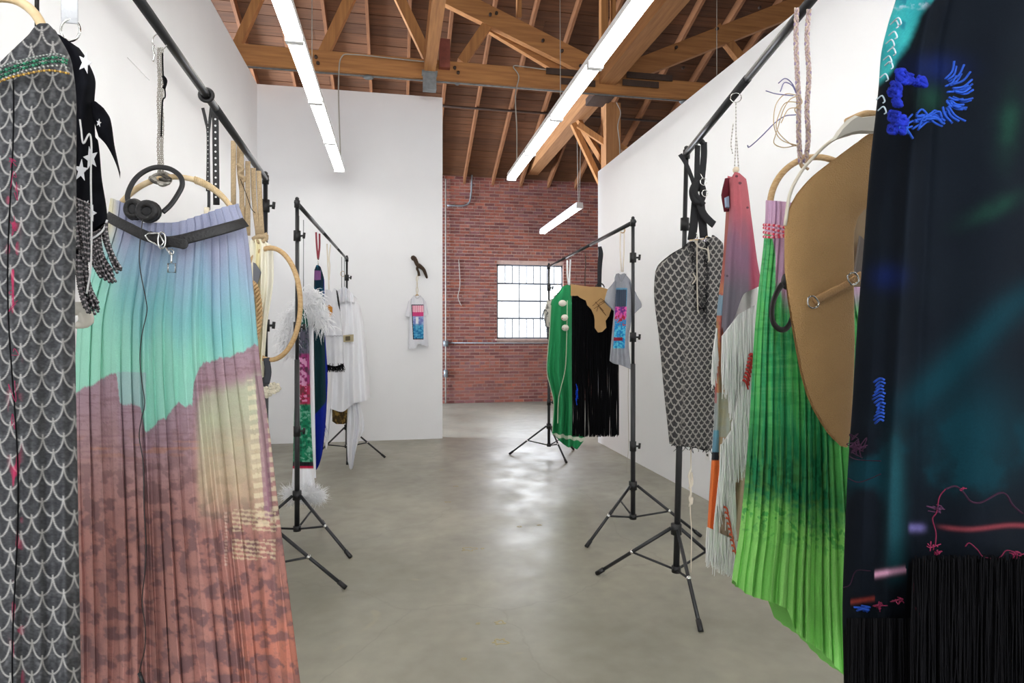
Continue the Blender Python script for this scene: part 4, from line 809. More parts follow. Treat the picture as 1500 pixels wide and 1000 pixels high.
for q in ([(831, 381), (831, 400), (833, 418)], [(835.5, 380), (834.5, 400), (834, 418)]): MB().tube(pl.pts(q), .009, 8, flat=.25, nrm=pl.n, smooth=3).build('ribbon', M['fur'], T)
pl = Plane_(873, 530, 5.3, 0)
T = thing('black_fringed_dress', 'black dress of long hanging fringe with a tan hide-shaped yoke', 'dress', pl.pt(873, 642))
cloth('dress_body', T, pl, [(0, 430), (1, 424)], [(0, 480), (1, 476)], [(420, 838), (640, 838)], [(420, 894), (440, 896), (480, 902), (560, 906)], .08, lambda X, Y, s, v: flat((13, 13, 17), X.shape), M['dark_cloth'], 80, 60, fold=lambda s, v: .01*np.sin(s*40))
mb = MB()
for o_, n_ in ((.09, 125), (.02, 60), (-.05, 60)):
    strands(mb, pl, n_, lambda t: (838+68*t, 436), lambda t: 202, .0030, lv=(.985, 1.01), jit=.8, sway=1.5, off=o_, offj=.012, seg=7, sides=4, taper=False)
stuff(mb.build('hanging_fringe', M['black_fibre'], T))
mb = MB()
for k in range(9): mb.tube(pl.pts([(844+random.uniform(-1, 1), 562+k*3, .125), (845+random.uniform(-2, 2), 569+k*3, .128)]), .003, 5, c=lin((20, 70, 190)))
stuff(mb.build('blue_stitches', M['cotton'], T))
sheet('tan_yoke', T, pl, [(836, 416), (850, 418), (865, 420), (880, 420), (895, 425), (896, 450), (892, 463), (887, 470), (888, 480), (882, 486), (876, 487), (871, 480), (871, 468), (870, 462), (866, 453), (860, 447), (858, 440), (850, 436), (846, 433), (836, 433)], .006, M['leather_tan'], off=.115)
mb = MB()
for q in ([(868, 448), (880, 437), (892, 446)], [(872, 442), (884, 455)], [(878, 450), (888, 462)], [(870, 452), (890, 440)], [(874, 456), (878, 444), (886, 440)]): mb.tube(pl.pts([(x, y, .124) for x, y in q]), .0022, 5, c=lin((96, 70, 46)))
stuff(mb.build('yoke_stitching', M['cotton'], T))
MB().tube([pl.pt(879+6*math.cos(a), 421+6*math.sin(a), .1) for a in np.linspace(math.pi, 2*math.pi, 14)], .006, 8).build('handle', M['leather_black'], T)
pls = Plane_(879, 385, 5.0, 0)
tag(MB().tube(pls.pts([(878.5, 361), (880, 372), (878.5, 390), (878, 420)]), [.016, .022, .02, .017], 8, smooth=4, flat=.35, nrm=pl.n).build('sash', mat('black_sash_cloth', (30, 31, 36), rough=.9)), 'wide black sash hanging from the bar above the tan yoke', 'sash')
tag(MB().tube(Plane_(857, 400, 5.8).pts([(857, 369), (858, 385), (857, 400), (857, 420)]), .005, 6, smooth=3).build('dark_chain', M['iron']), 'thin dark chain hanging from the bar before the brick wall', 'chain')
pl = Plane_(912, 470, 4.7, 0)
def c_gt(X, Y, s, v):
    c = mix(lin((158, 160, 166)), lin((140, 142, 150)), fbm(X/5, Y/6, 3)); x0 = cs([(420, 902.5), (450, 901), (480, 900), (510, 898)])(Y); x1 = cs([(420, 919), (450, 918), (512, 915)])(Y); pr = (X > x0)&(X < x1)&(Y > 421.5)&(Y < 510)
    n = fbm(X/2, Y/2, 6, 3); q = mix(lin((58, 68, 84)), lin((76, 88, 104)), (np.mod(X, 3) < 1)*1.); q = mix(q, lin((90, 140, 170)), ((Y < 424)|(X > x1-1))*1.); q = mix(q, mix(lin((214, 90, 160)), lin((110, 50, 130)), sm(.45, .6, n)), (Y > 449)*1.)
    q = mix(q, mix(lin((30, 130, 190)), lin((90, 190, 215)), sm(.4, .6, n)), sm(464, 470, Y)); q = mix(q, lin((170, 40, 60)), ((Y > 461)&(n > .55)&(Y < 478))*1.); q = mix(q, lin((140, 36, 56)), ((Y > 494)&(Y < 499)&(X < 912))*1.); return mix(c, q, pr*1.)
TG = tee('grey_t_shirt', 'heather grey T-shirt with blue and magenta printed panel on the far right rack', pl,
    dict(c=912, yb=541, top=[(0, 408), (.25, 400), (.5, 402), (.75, 400), (1, 410)], bot=[(0, 528), (.3, 533), (.6, 535), (1, 541)], xl=[(398, 901), (412, 900), (440, 900), (480, 897), (527, 893)], xr=[(398, 918), (412, 924), (440, 927), (460, 926), (500, 921), (541, 925)]),
    ([(0, 425), (1, 408)], [(0, 440), (1, 456)], [(405, 898), (430, 888), (445, 885), (456, 890)], [(405, 903), (430, 902), (456, 900)]), ([(0, 408), (1, 428)], [(0, 466), (1, 450)], [(405, 921), (466, 926)], [(405, 924), (430, 932), (447, 940), (466, 932)]), c_gt, (150, 152, 158), [(905, 400, .06), (910, 412, .08), (917, 401, .06)])
T = thing('cream_cord_hanger', 'cream cord loop holding the grey T-shirt', 'cord', pl.pt(912, 400))
for q in ([(909, 337), (908.5, 365), (910.5, 398)], [(914.5, 336), (914, 370), (912.5, 398)]): MB().tube(pl.pts(q), .005, 6, smooth=3).build('cord', bpy.data.materials['cream_cord'], T)
MB().tube([pl.pt(912+3.5*math.cos(a), 337+4*math.sin(a), .02*math.cos(a)) for a in np.linspace(0, 6.28, 16, endpoint=False)], .004, 6, closed=True).build('loop', M['rattan'], T)
MB().tube(pl.pts([(921, 530), (920, 580), (921, 640), (919, 680), (918, 692)]), .0022, 6, smooth=3).build('dangling_cord', M['wire'], TG)
# ================================================================== RACK C, RIGHT
pl = Plane_(1008, 500, 3.2, 0)
T = thing('grey_patterned_dress', 'long grey fish-scale patterned dress hung by knotted black straps', 'dress', pl.pt(1012, 658))
def c_gd(X, Y, s, v):
    a = scalepat(X+1.5*vn(X/20, Y/30, 1), Y-.25*X, 11.5, 8.2, 1.0)[0]; b_ = scalepat(X, Y+.1*X+2*vn(X/8, Y/9, 4), 8.6, 6.2, .85)[0]; bl_ = sm(1004, 1016, X+.05*(Y-400))
    p = a*(1-bl_)+b_*bl_; c = mix(mix(lin((50, 50, 52)), lin((72, 71, 71)), vn(X/2, Y/1.5, 6)), lin((168, 164, 158)), p*.85)
    dk = np.exp(-((X-cs([(345, 1013), (420, 1022), (460, 1030), (500, 1034)])(Y))/4.5)**2)*(Y < 470)+np.exp(-((X-cs([(345, 1035), (400, 1036), (480, 1033)])(Y))/3)**2)*(Y < 480)
    return mix(c, lin((26, 26, 30)), np.clip(dk*.75*vn(X/2, Y/2, 12)*1.7, 0, .85))
cloth('dress_body', T, pl, [(0, 400), (.1, 378), (.25, 362), (.5, 350), (.7, 356), (.85, 344), (1, 356)], [(0, 650), (.2, 653), (.6, 656), (.85, 660), (1, 656)],
      [(340, 985), (355, 990), (372, 974), (391, 961), (425, 958), (500, 966), (575, 973), (650, 981), (662, 982)], [(340, 1052), (356, 1059), (380, 1060), (440, 1056), (520, 1052), (600, 1046), (662, 1043)], .10, c_gd, M['cloth'], 260, 560,
      fold=lambda s, v: .014*np.sin(s*13+v*2)+.005*np.sin(s*45+v*7)*sm(.4, .7, s))
mb = MB()
for q in ([(1021, 352, .12), (1021, 400, .125), (1022, 450, .125), (1024, 458, .125)], [(1016, 350, .12), (1024, 362, .125), (1036, 366, .12), (1038, 380, .125)], [(1037, 362, .12), (1039, 378, .125), (1037, 384, .125)], [(1015, 400, .12), (1019, 408, .125), (1014, 416, .125)]): mb.tube(pl.pts(q), .0035, 6, smooth=5, c=lin((186, 178, 165)))
mb.build('neck_cord', M['cotton'], T)
mb = MB()
for (p0, p1, n) in (((1015, 352), (1020, 440), 90), ((1036, 348), (1034, 450), 90), ((1022, 448), (1036, 456), 40), ((1041, 440), (1046, 655), 60), ((984, 652), (1042, 659), 50)):
    for k in range(n//2):
        t = random.random(); x = p0[0]+(p1[0]-p0[0])*t+random.gauss(0, 1.6); y = p0[1]+(p1[1]-p0[1])*t; mb.tube(pl.pts([(x, y, .1), (x+random.gauss(0, 2.2), y+random.gauss(0, 3), .112+random.random()*.008), (x+random.gauss(0, 2.6), y+random.gauss(2, 3), .105)]), .0015, 4, smooth=3, c=lin((26, 26, 30)))
stuff(mb.build('frayed_black_yarn', M['cotton'], T))
tag(sheet('white_neck_label', None, pl, [(1012, 347), (1024, 350), (1035, 346), (1036, 357), (1024, 360), (1013, 353)], .004, M['cotton'], (222, 218, 226), off=.03), 'pale lining patch inside the neck of the grey patterned dress', 'patch')
T = thing('black_strap_knot', 'knotted black cloth straps with safety pins above the grey patterned dress', 'strap', pl.pt(1022, 348))
pb = mat('black_cotton_tape', (22, 22, 25), rough=.85, bump=.2)
def bnd(q, w, name='strap', par=None): return MB().tube(pl.pts(q), w, 10, smooth=5, flat=.22, nrm=pl.n).build(name, pb, par or T)
bnd([(1022, 213, 0), (1021, 245, .02), (1021, 280, .03)], .016); bnd([(1031, 208, 0), (1031, 230, .0), (1027, 270, .02)], .019); bnd([(996, 226, .0), (1005, 240, .01), (1014, 262, .03), (1018, 275, .04)], .0125)
bnd([(1022, 290, .04), (1030, 312, .06), (1040, 324, .06), (1046, 329, .06)], .021); bnd([(1019, 295, .02), (1016, 330, .03), (1013, 352, .03)], .024); bnd([(1026, 295, .02), (1029, 325, .03), (1031, 348, .03)], .024)
bnd([(1024, 210, .01), (1028, 206, .02), (1032, 210, .0)], .012, 'bar_loop')
MB().tube(pl.pts([(1020, 266, .04), (1014, 280, .05), (1018, 294, .055), (1028, 292, .055), (1029, 276, .05), (1022, 268, .045), (1018, 284, .06), (1030, 300, .055)]), .017, 10, smooth=6).build('knot', pb, T)
for (x, y, r) in ((1030.5, 266, 4.6), (1032.5, 283, 4.2)): MB().tube([pl.pt(x+r*math.cos(a), y+r*1.15*math.sin(a), .07) for a in np.linspace(0, 6.28, 22, endpoint=False)], .0025, 8, closed=True).build('ring', M['chrome'], T)
MB().tube(pl.pts([(1026, 254, .07), (1029, 260, .07), (1030, 263, .07)]), .0022, 6).build('safety_pin', M['chrome'], T)
T = thing('wire_hanger', 'small bent metal hanger at the neck of the grey patterned dress', 'hanger', pl.pt(1022, 356)); MB().tube(pl.pts([(1010, 352, .08), (1018, 351, .1), (1022, 351, .1), (1030, 350, .09), (1036, 346, .08)]), .0035, 6, smooth=4).build('bar', M['rattan_pale'], T); MB().tube(pl.pts([(1020, 341, .09), (1022, 346, .09), (1021, 351, .1)]), .003, 6, smooth=4).build('hook', M['chrome'], T)
T = thing('knotted_cream_cord', 'knotted cream cord hanging below the grey patterned dress to the floor', 'cord', pl.pt(1012, 838))
MB().tube(pl.pts([(1012, 655), (1012, 690), (1011, 740), (1013, 780), (1012, 838)]), .003, 6, smooth=4).build('cord', bpy.data.materials['cream_cord'], T)
MB().tube(pl.pts([(1012, 688), (1009, 698), (1013, 704), (1010, 715), (1014, 708), (1013, 692), (1010, 700), (1012, 722), (1010, 730), (1013, 738), (1014, 728), (1010, 742)]), .0055, 8, smooth=5).build('knot', bpy.data.materials['cream_cord'], T)
# --- pink drape with white fringe
pl = Plane_(1078, 500, 2.5, 0)
T = thing('fringed_collage_dress', 'long collaged dress with pink and purple drape, orange hem and ragged white fringe', 'dress', pl.pt(1076, 850))
def c_cd(X, Y, s, v):
    n = fbm(X/12, Y/25, 3); c = mix(lin((164, 92, 84)), lin((184, 124, 84)), sm(.4, .6, n)*sm(360, 470, Y)); c = mix(c, lin((110, 160, 180)), ((Y > 432)&(Y < 462))*.8); c = mix(c, lin((206, 204, 200)), sm(1062, 1066, X)*sm(395, 420, Y))
    c = mix(c, lin((150, 130, 90)), ((Y > 470)&(Y < 530)&(X < 1052))*.6); c = mix(c, lin((140, 176, 178)), ((X > 1040)&(Y > 575)&(Y < 640))*.7); c = mix(c, lin((164, 160, 132)), sm(1050, 1054, X)*sm(530, 560, Y)*(.4+.6*vn(X/6, Y/6, 8)))
    c = mix(c, lin((172, 82, 90)), ((Y > 520)&(Y < 590)&(X < 1050))*.7); c = mix(c, lin((90, 150, 172)), ((Y > 630)&(Y < 662)&(X < 1053))*.9); c = mix(c, lin((40, 42, 50)), ((Y > 662)&(Y < 674)&(X < 1053))*1.)
    c = mix(c, lin((226, 118, 62)), ((Y >= 674)&(X < 1055))*1.); c = mix(c, lin((178, 156, 134)), ((Y >= 700)&(X >= 1055))*1.); return c
cloth('dress_body', T, pl, [(0, 265), (.5, 255), (1, 265)], [(0, 776), (.4, 792), (1, 830)], [(250, 1070), (300, 1066), (380, 1060), (470, 1050), (600, 1047), (720, 1040), (790, 1036)], [(250, 1092), (320, 1100), (380, 1107), (440, 1110), (560, 1106), (700, 1098), (830, 1080)], .07, c_cd, M['cloth'], 120, 420, fold=lambda s, v: .018*np.sin(s*15+v*2))
def c_dr(X, Y, s, v):
    n = fbm(X/14, Y/20, 5); c = mix(lin((196, 104, 114)), lin((178, 98, 104)), n); c = mix(c, lin((140, 106, 128)), sm(310, 390, Y+.6*(1095-X)*1.2+20*n)); c = mix(c, lin((112, 106, 116)), sm(390, 450, Y+.5*(1095-X)+14*n)); c = mix(c, lin((176, 76, 96)), sm(1094, 1104, X)*sm(290, 330, Y)*.8)
    sp = np.zeros(X.shape)
    for (x, y, r) in ((1084, 268, 2.5), (1079, 258, 2.2), (1095, 304, 2), (1065, 404, 2)): sp = np.maximum(sp, (np.hypot(X-x, (Y-y)*1.2) < r)*1.)
    return mix(c, lin((50, 40, 54)), sp*.8)
cloth('pink_drape', T, pl, [(0, 262), (.3, 252), (.6, 253), (1, 262)], [(0, 478), (.08, 492), (.3, 468), (.55, 430), (.8, 423), (1, 418)], [(250, 1072), (262, 1070), (300, 1071), (380, 1064), (440, 1060), (495, 1057)], [(250, 1088), (262, 1093), (320, 1101), (380, 1109), (420, 1115), (495, 1110)], .075, c_dr, M['cloth'], 120, 260, off=.075, fold=lambda s, v: .012*np.sin(s*14+v*1.2)*(.3+v))
MB().tube(pl.pts([(1066, 262, .05), (1063, 285, .05), (1064, 310, .04)]), [.012, .018, .01], 8, smooth=4, c=lin((96, 34, 44))).build('maroon_collar', M['cotton'], T)
sheet('pale_blue_patch', T, pl, [(1061, 290), (1066, 287), (1067, 305), (1062, 304)], .01, M['cotton'], (150, 172, 196), off=.06)
mb = MB()
def fr(n, root, ln, off=.12, jit=2.5, r=.0034): strands(mb, pl, n, root, ln, r, c=lin((226, 226, 224)), jit=jit, sway=4, off=off, offj=.018, seg=5, sides=4)
fr(150, lambda t: (1058+52*t, 492-68*t if t < .45 else 461-30*(t-.45)), lambda t: 85+30*t, .135)
fr(110, lambda t: (1070+36*t, 520-10*t), lambda t: 95, .125); fr(120, lambda t: (1100-28*t, 520+100*t), lambda t: 90, .13); fr(90, lambda t: (1092-34*t, 600+50*t), lambda t: 85, .13)
fr(90, lambda t: (1056+20*t, 650+66*t), lambda t: 80, .12); fr(170, lambda t: (1036+46*t, 772+22*t), lambda t: 52, .10); fr(40, lambda t: (1050-6*t, 480+40*t), lambda t: 50, .10, 1.5)
for s_ in range(12):
    x = 1048+random.random()*20; 
fr(60, lambda t: (1060-14*t, 640+130*t), lambda t: 70, .10, 1.6)
stuff(mb.build('white_fringe', M['cotton'], T))
mb = MB()
for k in range(8): mb.tube(pl.pts([(1088+k*1.4, 556-k*5, .16), (1093+k*1.2, 560-k*6, .165), (1096+k, 570-k*6, .155)]), [.006, .003], 5, smooth=3, c=lin((176, 60, 56)))
for k in range(9): mb.tube(pl.pts([(1060+k*1.6, 742+k*8, .14), (1064+k*1.6, 744+k*8, .145), (1067+k*1.5, 752+k*8, .14)]), [.005, .002], 5, smooth=3, c=lin((196, 92, 66)))
stuff(mb.build('red_tassels', M['cotton'], T))
T = thing('thin_chain_ring', 'steel split ring and thin beaded chain holding the pink draped dress', 'chain', pl.pt(1077, 252))
MB().tube([pl.pt(1078+8*math.cos(a), 143+7*math.sin(a), .01*math.sin(a)) for a in np.linspace(0, 6.28, 24, endpoint=False)], .0018, 8, closed=True).build('ring', M['chrome'], T)
mb = MB()
for q in ([(1078, 150), (1078, 200), (1076, 248)], [(1074, 182), (1071, 210), (1073, 224)], [(1079, 200), (1082, 248)]): beadline(mb, pl.pts(q), .0032, None, cols=[lin((215, 212, 205)), lin((160, 156, 150))], seg=6, rings=4, gap=2.2)
mb.build('bead_chain', M['beads'], T); MB().ball(pl.pt(1078, 249), .014, c=lin((220, 205, 180))).build('cord_knot', M['cotton'], T)
# --- green pleated skirt
pl = Plane_(1180, 330, 1.95, -3)
T = thing('pleated_skirt', 'long bright green pleated skirt with a pink waist and slanting hem', 'skirt', pl.pt(1180, 985))
NG = 20
def c_gs(X, Y, s, v):
    n = fbm(X/30, Y/30, 3); m_ = fbm(X/6, Y/6, 5); fib = vn(X/2.2, Y/40, 8)
    c = mix(lin((78, 176, 112)), lin((50, 150, 94)), sm(420, 560, Y+30*n)); c = mix(c, lin((88, 190, 96)), sm(.55, .7, vn(s*NG*1.0, Y/90, 4))*.55*sm(760, 500, Y)); bd = Y-.28*(X-1080)
    c = mix(c, lin((24, 110, 70)), sm(600, 660, bd+20*n)*(.6+.4*m_)); c = mix(c, lin((6, 84, 48)), sm(.5, .62, m_)*sm(620, 680, bd)*sm(770, 700, bd)*.8); c = mix(c, lin((142, 212, 112)), sm(700, 760, bd+50*(n-.5)+26*(m_-.5)*2)); c = mix(c, lin((24, 140, 64)), sm(.54, .62, m_)*sm(800, 740, bd)*sm(700, 740, bd)*.8)
    c = mix(c, lin((132, 204, 104)), sm(820, 960, Y)*.5+.2*sm(.5, .7, fib)); c = mix(c, lin((110, 200, 104)), sm(1212, 1222, X)*sm(640, 655, Y)*sm(790, 670, Y)*.7)
    bl2 = sm(.5, .62, fbm(X/22, Y/6, 15)); c = mix(c, lin((16, 116, 62)), bl2*.35*sm(700, 600, Y)); c = mix(c, lin((150, 200, 150)), sm(.72, .8, vn(X/25, Y/2.5, 17))*.12*sm(640, 560, Y))
    pk = mix(lin((206, 168, 196)), lin((192, 158, 188)), fib); top = sm(346+120*sm(1128, 1150, X)*1., 338+80*sm(1128, 1150, X), Y); c = mix(c, pk, top); return mix(c, pk*.9, ((X > 1136)&(X < 1165))*sm(440, 400, Y))
xl_ = [(285, 1122), (300, 1122), (345, 1120), (420, 1112), (500, 1105), (640, 1097), (780, 1084), (850, 1073), (1000, 1060)]; xr_ = [(285, 1250), (345, 1252), (600, 1290), (1000, 1340), (1100, 1350)]
cloth('skirt_body', T, pl, [(0, 293), (.2, 295), (.5, 300), (1, 292)], [(0, 849), (.08, 868), (.33, 893), (.37, 922), (.52, 955), (.66, 995), (1, 1050)], xl_, xr_, lambda v: .07+.07*v, c_gs, M['cloth'], 480, 420,
      fold=lambda s, v: (.008+.026*v)*saw(s*NG+.5*np.sin(s*13)+.15*np.sin(v*4+s*8), .68)*(.5+.6*np.cos(s*23)**2)+.015*np.sin(s*9), warp=lambda s, v: s+.3/NG*np.sin(s*NG*2*np.pi)*.3, nb=100)
mb = MB()
for k, y in enumerate((332, 336, 340, 344)):
    beadline(mb, [pl.pt(x, y+3*math.sin(x*.06+k)+(x-1120)*.05, .05+.085*math.sqrt(max(0, 1-((x-1186)/68)**2))) for x in range(1119, 1180, 6)], .0042, None, cols=[lin((206, 60, 84)), lin((232, 170, 180))], seg=6, rings=4, gap=1.7)
tag(mb.build('red_bead_rope', M['beads']), 'red and white beaded rope round the pink waist of the green skirt', 'necklace')
tag(MB().tube([pl.pt(1196+68*math.cos(a), 302+72*math.sin(a), -.01) for a in np.linspace(0, 6.283, 60, endpoint=False)], .010, 12, closed=True).build('wooden_hoop', M['rattan']), 'tan cane hoop holding the waist of the bright green skirt', 'hoop')
T = thing('headphones', 'black headphones hanging against the bright green pleated skirt', 'headphones', pl.pt(1148, 484, .15))
s_ = pl.px(); MB().ball(pl.pt(1152, 412, .15), 1, seg=18, rings=10, sc=(8*s_, .014, 13*s_)).build('ear_cup', M['black_plastic'], T)
MB().tube(pl.pts([(1146, 416, .16), (1137, 430, .16), (1131, 450, .16), (1132, 470, .16), (1140, 481, .16), (1150, 482, .16), (1158, 472, .16), (1163, 455, .15)]), .0085, 10, smooth=6, flat=.4, nrm=pl.n).build('headband', M['black_plastic'], T)
# --- macrame ropes and wires
pl = Plane_(1178, 120, 1.86, 0)
T = thing('macrame_rope', 'pair of purple-grey braided ropes with curling wires, hung from the right bar', 'rope', pl.pt(1178, 245))
mr = mat('mauve_yarn', attr=True, rough=.85, noise=.3, nscale=220)
for nm, q, nst in (('braid', [(1167, 12), (1166, 60), (1168, 110), (1170, 150), (1170, 200), (1173, 240)], 4), ('braid', [(1185, 14), (1182, 60), (1185, 110), (1182, 160), (1184, 200), (1180, 238)], 4)):
    mb = MB()
    pp = catmull(np.array(q, float), 12)
    for k in range(nst):
        ph = k*6.283/nst; mb.tube([pl.pt(x+2.6*math.sin(y*.22+ph), y, .006*math.cos(y*.22*2+ph)) for x, y in pp], .0030, 6, c=lin([(176, 156, 158), (196, 178, 160), (150, 132, 158), (186, 164, 150)][k]))
    for k in range(22): y = 20+k*10; x = np.interp(y, pp[:, 1], pp[:, 0]); mb.ball(pl.pt(x, y, .004), .0046, c=lin((160, 140, 130)), seg=6, rings=4, sc=(1, .8, .6))
    mb.build(nm, mr, T)
mb = MB()
for q in ([(1170, 140), (1150, 138), (1136, 155), (1134, 185), (1145, 205), (1172, 214)], [(1172, 150), (1152, 150), (1142, 165), (1138, 190), (1160, 212), (1173, 212)], [(1172, 158), (1155, 160), (1144, 180)], [(1171, 140), (1158, 145), (1148, 160), (1140, 185), (1136, 198), (1134, 210), (1148, 216), (1170, 212)], [(1168, 136), (1175, 150), (1164, 160), (1172, 172)]): mb.tube(pl.pts([(x, y, random.uniform(-.02, .02)) for x, y in q]), .0014, 6, smooth=6, c=lin((192, 168, 132)))
stuff(mb.build('straw_curls', M['cotton'], T)); mb = MB()
for q in ([(1095, 213), (1098, 215), (1115, 200), (1135, 180), (1150, 170), (1166, 168)], [(1122, 133), (1135, 137), (1150, 139), (1162, 140)], [(1140, 122), (1150, 115), (1160, 122), (1168, 138)], [(1143, 134), (1149, 121), (1160, 125), (1166, 136)]): mb.tube(pl.pts([(x, y, random.uniform(-.02, .02)) for x, y in q]), .0016, 6, smooth=6, c=lin((112, 108, 150)))
stuff(mb.build('purple_wires', M['cotton'], T))
MB().tube(pl.pts([(1170, 232), (1175, 245), (1182, 240), (1178, 228), (1172, 238), (1184, 248)]), .0045, 6, smooth=5, c=lin((186, 160, 130))).build('end_knot', M['cotton'], T)
# --- tan leather piece
pl = Plane_(1205, 400, 1.62, 0)
T = thing('tan_leather_vest', 'large curved tan leather vest panel with buckled strap and cream collar', 'vest', pl.pt(1215, 656))
ctan = lambda X, Y, s, v: flat((176, 134, 82), X.shape)
cloth('leather_panel', T, pl, [(0, 330), (.1, 282), (.3, 236), (.55, 205), (.8, 192), (1, 190)], [(0, 400), (.2, 600), (.45, 645), (.7, 655), (.9, 655), (1, 645)],
      [(180, 1190), (205, 1218), (236, 1187), (262, 1166), (290, 1155), (330, 1149), (380, 1149), (430, 1152), (500, 1159), (560, 1168), (600, 1182), (635, 1202), (656, 1226)][1:], [(185, 1300), (290, 1296), (306, 1268), (322, 1256), (350, 1251), (420, 1251), (500, 1252), (600, 1248), (656, 1243)], .018, ctan, M['leather_tan'], 120, 200, pw=.35)
MB().tube(pl.pts([(1150, 330, .01), (1157, 285, .01), (1172, 254, .01), (1190, 232, .01), (1218, 206, .01), (1245, 196, .01)]), .0045, 8, smooth=5, c=lin((214, 206, 190))).build('edge_binding', M['cotton'], T)
sheet('cream_collar', T, pl, [(1216, 208), (1226, 192), (1240, 176), (1252, 169), (1260, 172), (1285, 170), (1292, 196), (1258, 196), (1244, 198), (1230, 201)], .014, M['cotton'], (206, 202, 192), off=.02, bev=.5)
MB().tube(pl.pts([(1192, 441, .026), (1215, 429, .026), (1240, 417, .026), (1262, 402, .02)]), .0105, 10, flat=.3, nrm=pl.n, smooth=4).build('strap', mat('strap_leather', (188, 146, 96), rough=.6, bump=.4, bscale=300), T)
MB().tube(pl.pts([(x, y, .033) for x, y in ((1184, 436), (1184, 447), (1190, 451), (1197, 449), (1199, 443), (1192, 434))]), .0022, 8, closed=True, smooth=5).build('d_ring', M['chrome'], T)
MB().tube(pl.pts([(x, y, .036) for x, y in ((1241, 404), (1252, 399), (1258, 411), (1247, 417))]), .0024, 8, closed=True, smooth=2).build('buckle', M['chrome'], T)
MB().tube(pl.pts([(1240, 178, -.02), (1262, 168, -.02), (1275, 166, -.02), (1300, 170, -.02)]), .009, 8, smooth=4).build('hoop_end', M['rattan'], T)
sheet('cream_lining', T, Plane_(1260, 400, 1.75), [(1245, 300), (1290, 300), (1290, 420), (1248, 420)], .006, M['cotton'], (180, 160, 132)); sheet('grey_lining_patch', T, Plane_(1260, 370, 1.74), [(1258, 345), (1285, 372), (1285, 400), (1250, 400)], .006, M['cotton'], (140, 132, 128), off=.01)
# --- dark embroidered dress
pl = Plane_(1380, 500, 1.20, 0)
T = thing('dark_embroidered_dress', 'near black teal dress with bright blue embroidery and long black fringe, far right', 'dress', pl.pt(1380, 1100))
def c_dd(X, Y, s, v):
    n = fbm(X/60, Y/70, 3); m_ = fbm(X/35, Y/30, 9); c = mix(lin((14, 18, 25)), lin((18, 24, 31)), n)
    te = np.clip(sm(.45, .7, n)*sm(560, 700, Y)+np.exp(-((X-1430)/70)**2-((Y-640)/80)**2)*.8, 0, 1)*sm(760, 680, Y)+np.exp(-((X-1500+(Y-430)*1.0)/34)**2)*sm(380, 450, Y)*sm(640, 560, Y)*.7; c = mix(c, lin((12, 48, 58)), np.clip(te, 0, .8))
    gp = np.exp(-((X-1480+(Y-170)*.1)/17)**2-((Y-185)/45)**2)*m_*.8+np.exp(-((X-1455)/40)**2-((Y-305+.4*(X-1455))/14)**2)*m_+np.exp(-((X-1362)/16)**2-((Y-145)/20)**2)*.7; c = mix(c, lin((26, 62, 50)), np.clip(gp, 0, .8))
    c = mix(c, lin((18, 32, 84)), np.exp(-((X-1370)/40)**2-((Y-100)/20)**2)*.6+np.exp(-((X-1300)/24)**2-((Y-405)/18)**2)*.6)
    ed = cs([(0, 1366), (30, 1348), (80, 1322), (110, 1300), (125, 1286), (140, 1270)])(Y); tl = sm(6, -8, X-ed-10*(m_-.5))*(Y < 150); tc_ = mix(lin((40, 140, 150)), lin((70, 190, 190)), m_); tc_ = mix(tc_, lin((190, 205, 225)), sm(.62, .75, fbm(X/14, Y/9, 31))*sm(20, 0, Y)); tc_ = mix(tc_, lin((26, 70, 110)), sm(.5, .7, fbm(X/20, Y/20, 33))*sm(1300, 1340, X)*.8); c = mix(c, tc_, tl)
    cf = np.exp(-((X-1313)/13)**2)*sm(600, 700, Y)*sm(870, 830, Y); c = mix(c, lin((24, 66, 74)), cf*.8)
    y1 = 772+3*np.sin(X/22); c = mix(c, lin((118, 52, 60)), np.exp(-((Y-y1)/3.2)**2)*sm(1365, 1395, X)*.85); c = mix(c, lin((96, 90, 140)), np.exp(-((Y-773)/6)**2)*sm(1328, 1335, X)*sm(1362, 1345, X)*.9)
    y2 = 841-(X-1283)*.16; c = mix(c, lin((216, 160, 190)), np.exp(-((Y-y2)/4.5)**2)*((X > 1281)&(X < 1327))*.9); y3 = 881-(X-1250)*.15; c = mix(c, lin((130, 50, 40)), np.exp(-((Y-y3)/3.5)**2)*((X > 1246)&(X < 1281))*.7)
    return mix(c, lin((7, 7, 10)), sm(0, 16, Y-cs([(1230, 912), (1283, 905), (1325, 885), (1332, 812), (1400, 812), (1520, 822), (1760, 822)])(X)))
xl = [(-60, 1330), (0, 1313), (31, 1303), (80, 1292), (122, 1289), (168, 1284), (227, 1277), (297, 1271), (350, 1267), (470, 1257), (592, 1249), (694, 1242), (802, 1237), (892, 1234), (1000, 1236), (1110, 1238)]
cloth('dress_body', T, pl, [(0, -50), (1, -60)], [(0, 1100), (1, 1100)], xl, [(-60, 1700), (1110, 1760)], .12, c_dd, M['dark_cloth'], 420, 700,
      fold=lambda s, v: .030*np.exp(-((s-.135)/.035)**2)+.018*np.sin(s*17+1.2*v)*(.3+v)-.006*np.exp(-((s-.19)/.02)**2), nb=60)
mb = MB(); of = lambda x: .05+.12*math.sqrt(max(0, 1-abs(2*(x-1270)/460-1)**2.2))**1+.012
def yarn(pts, r, c, sm_=5): mb.tube([pl.pt(x, y, of(x)+random.uniform(-.002, .004)+.018*math.exp(-((x-1318)/14)**2)) for x, y in pts], r, 6, smooth=sm_, c=c)
blue = lin((24, 40, 150)); lb = lin((34, 72, 165))
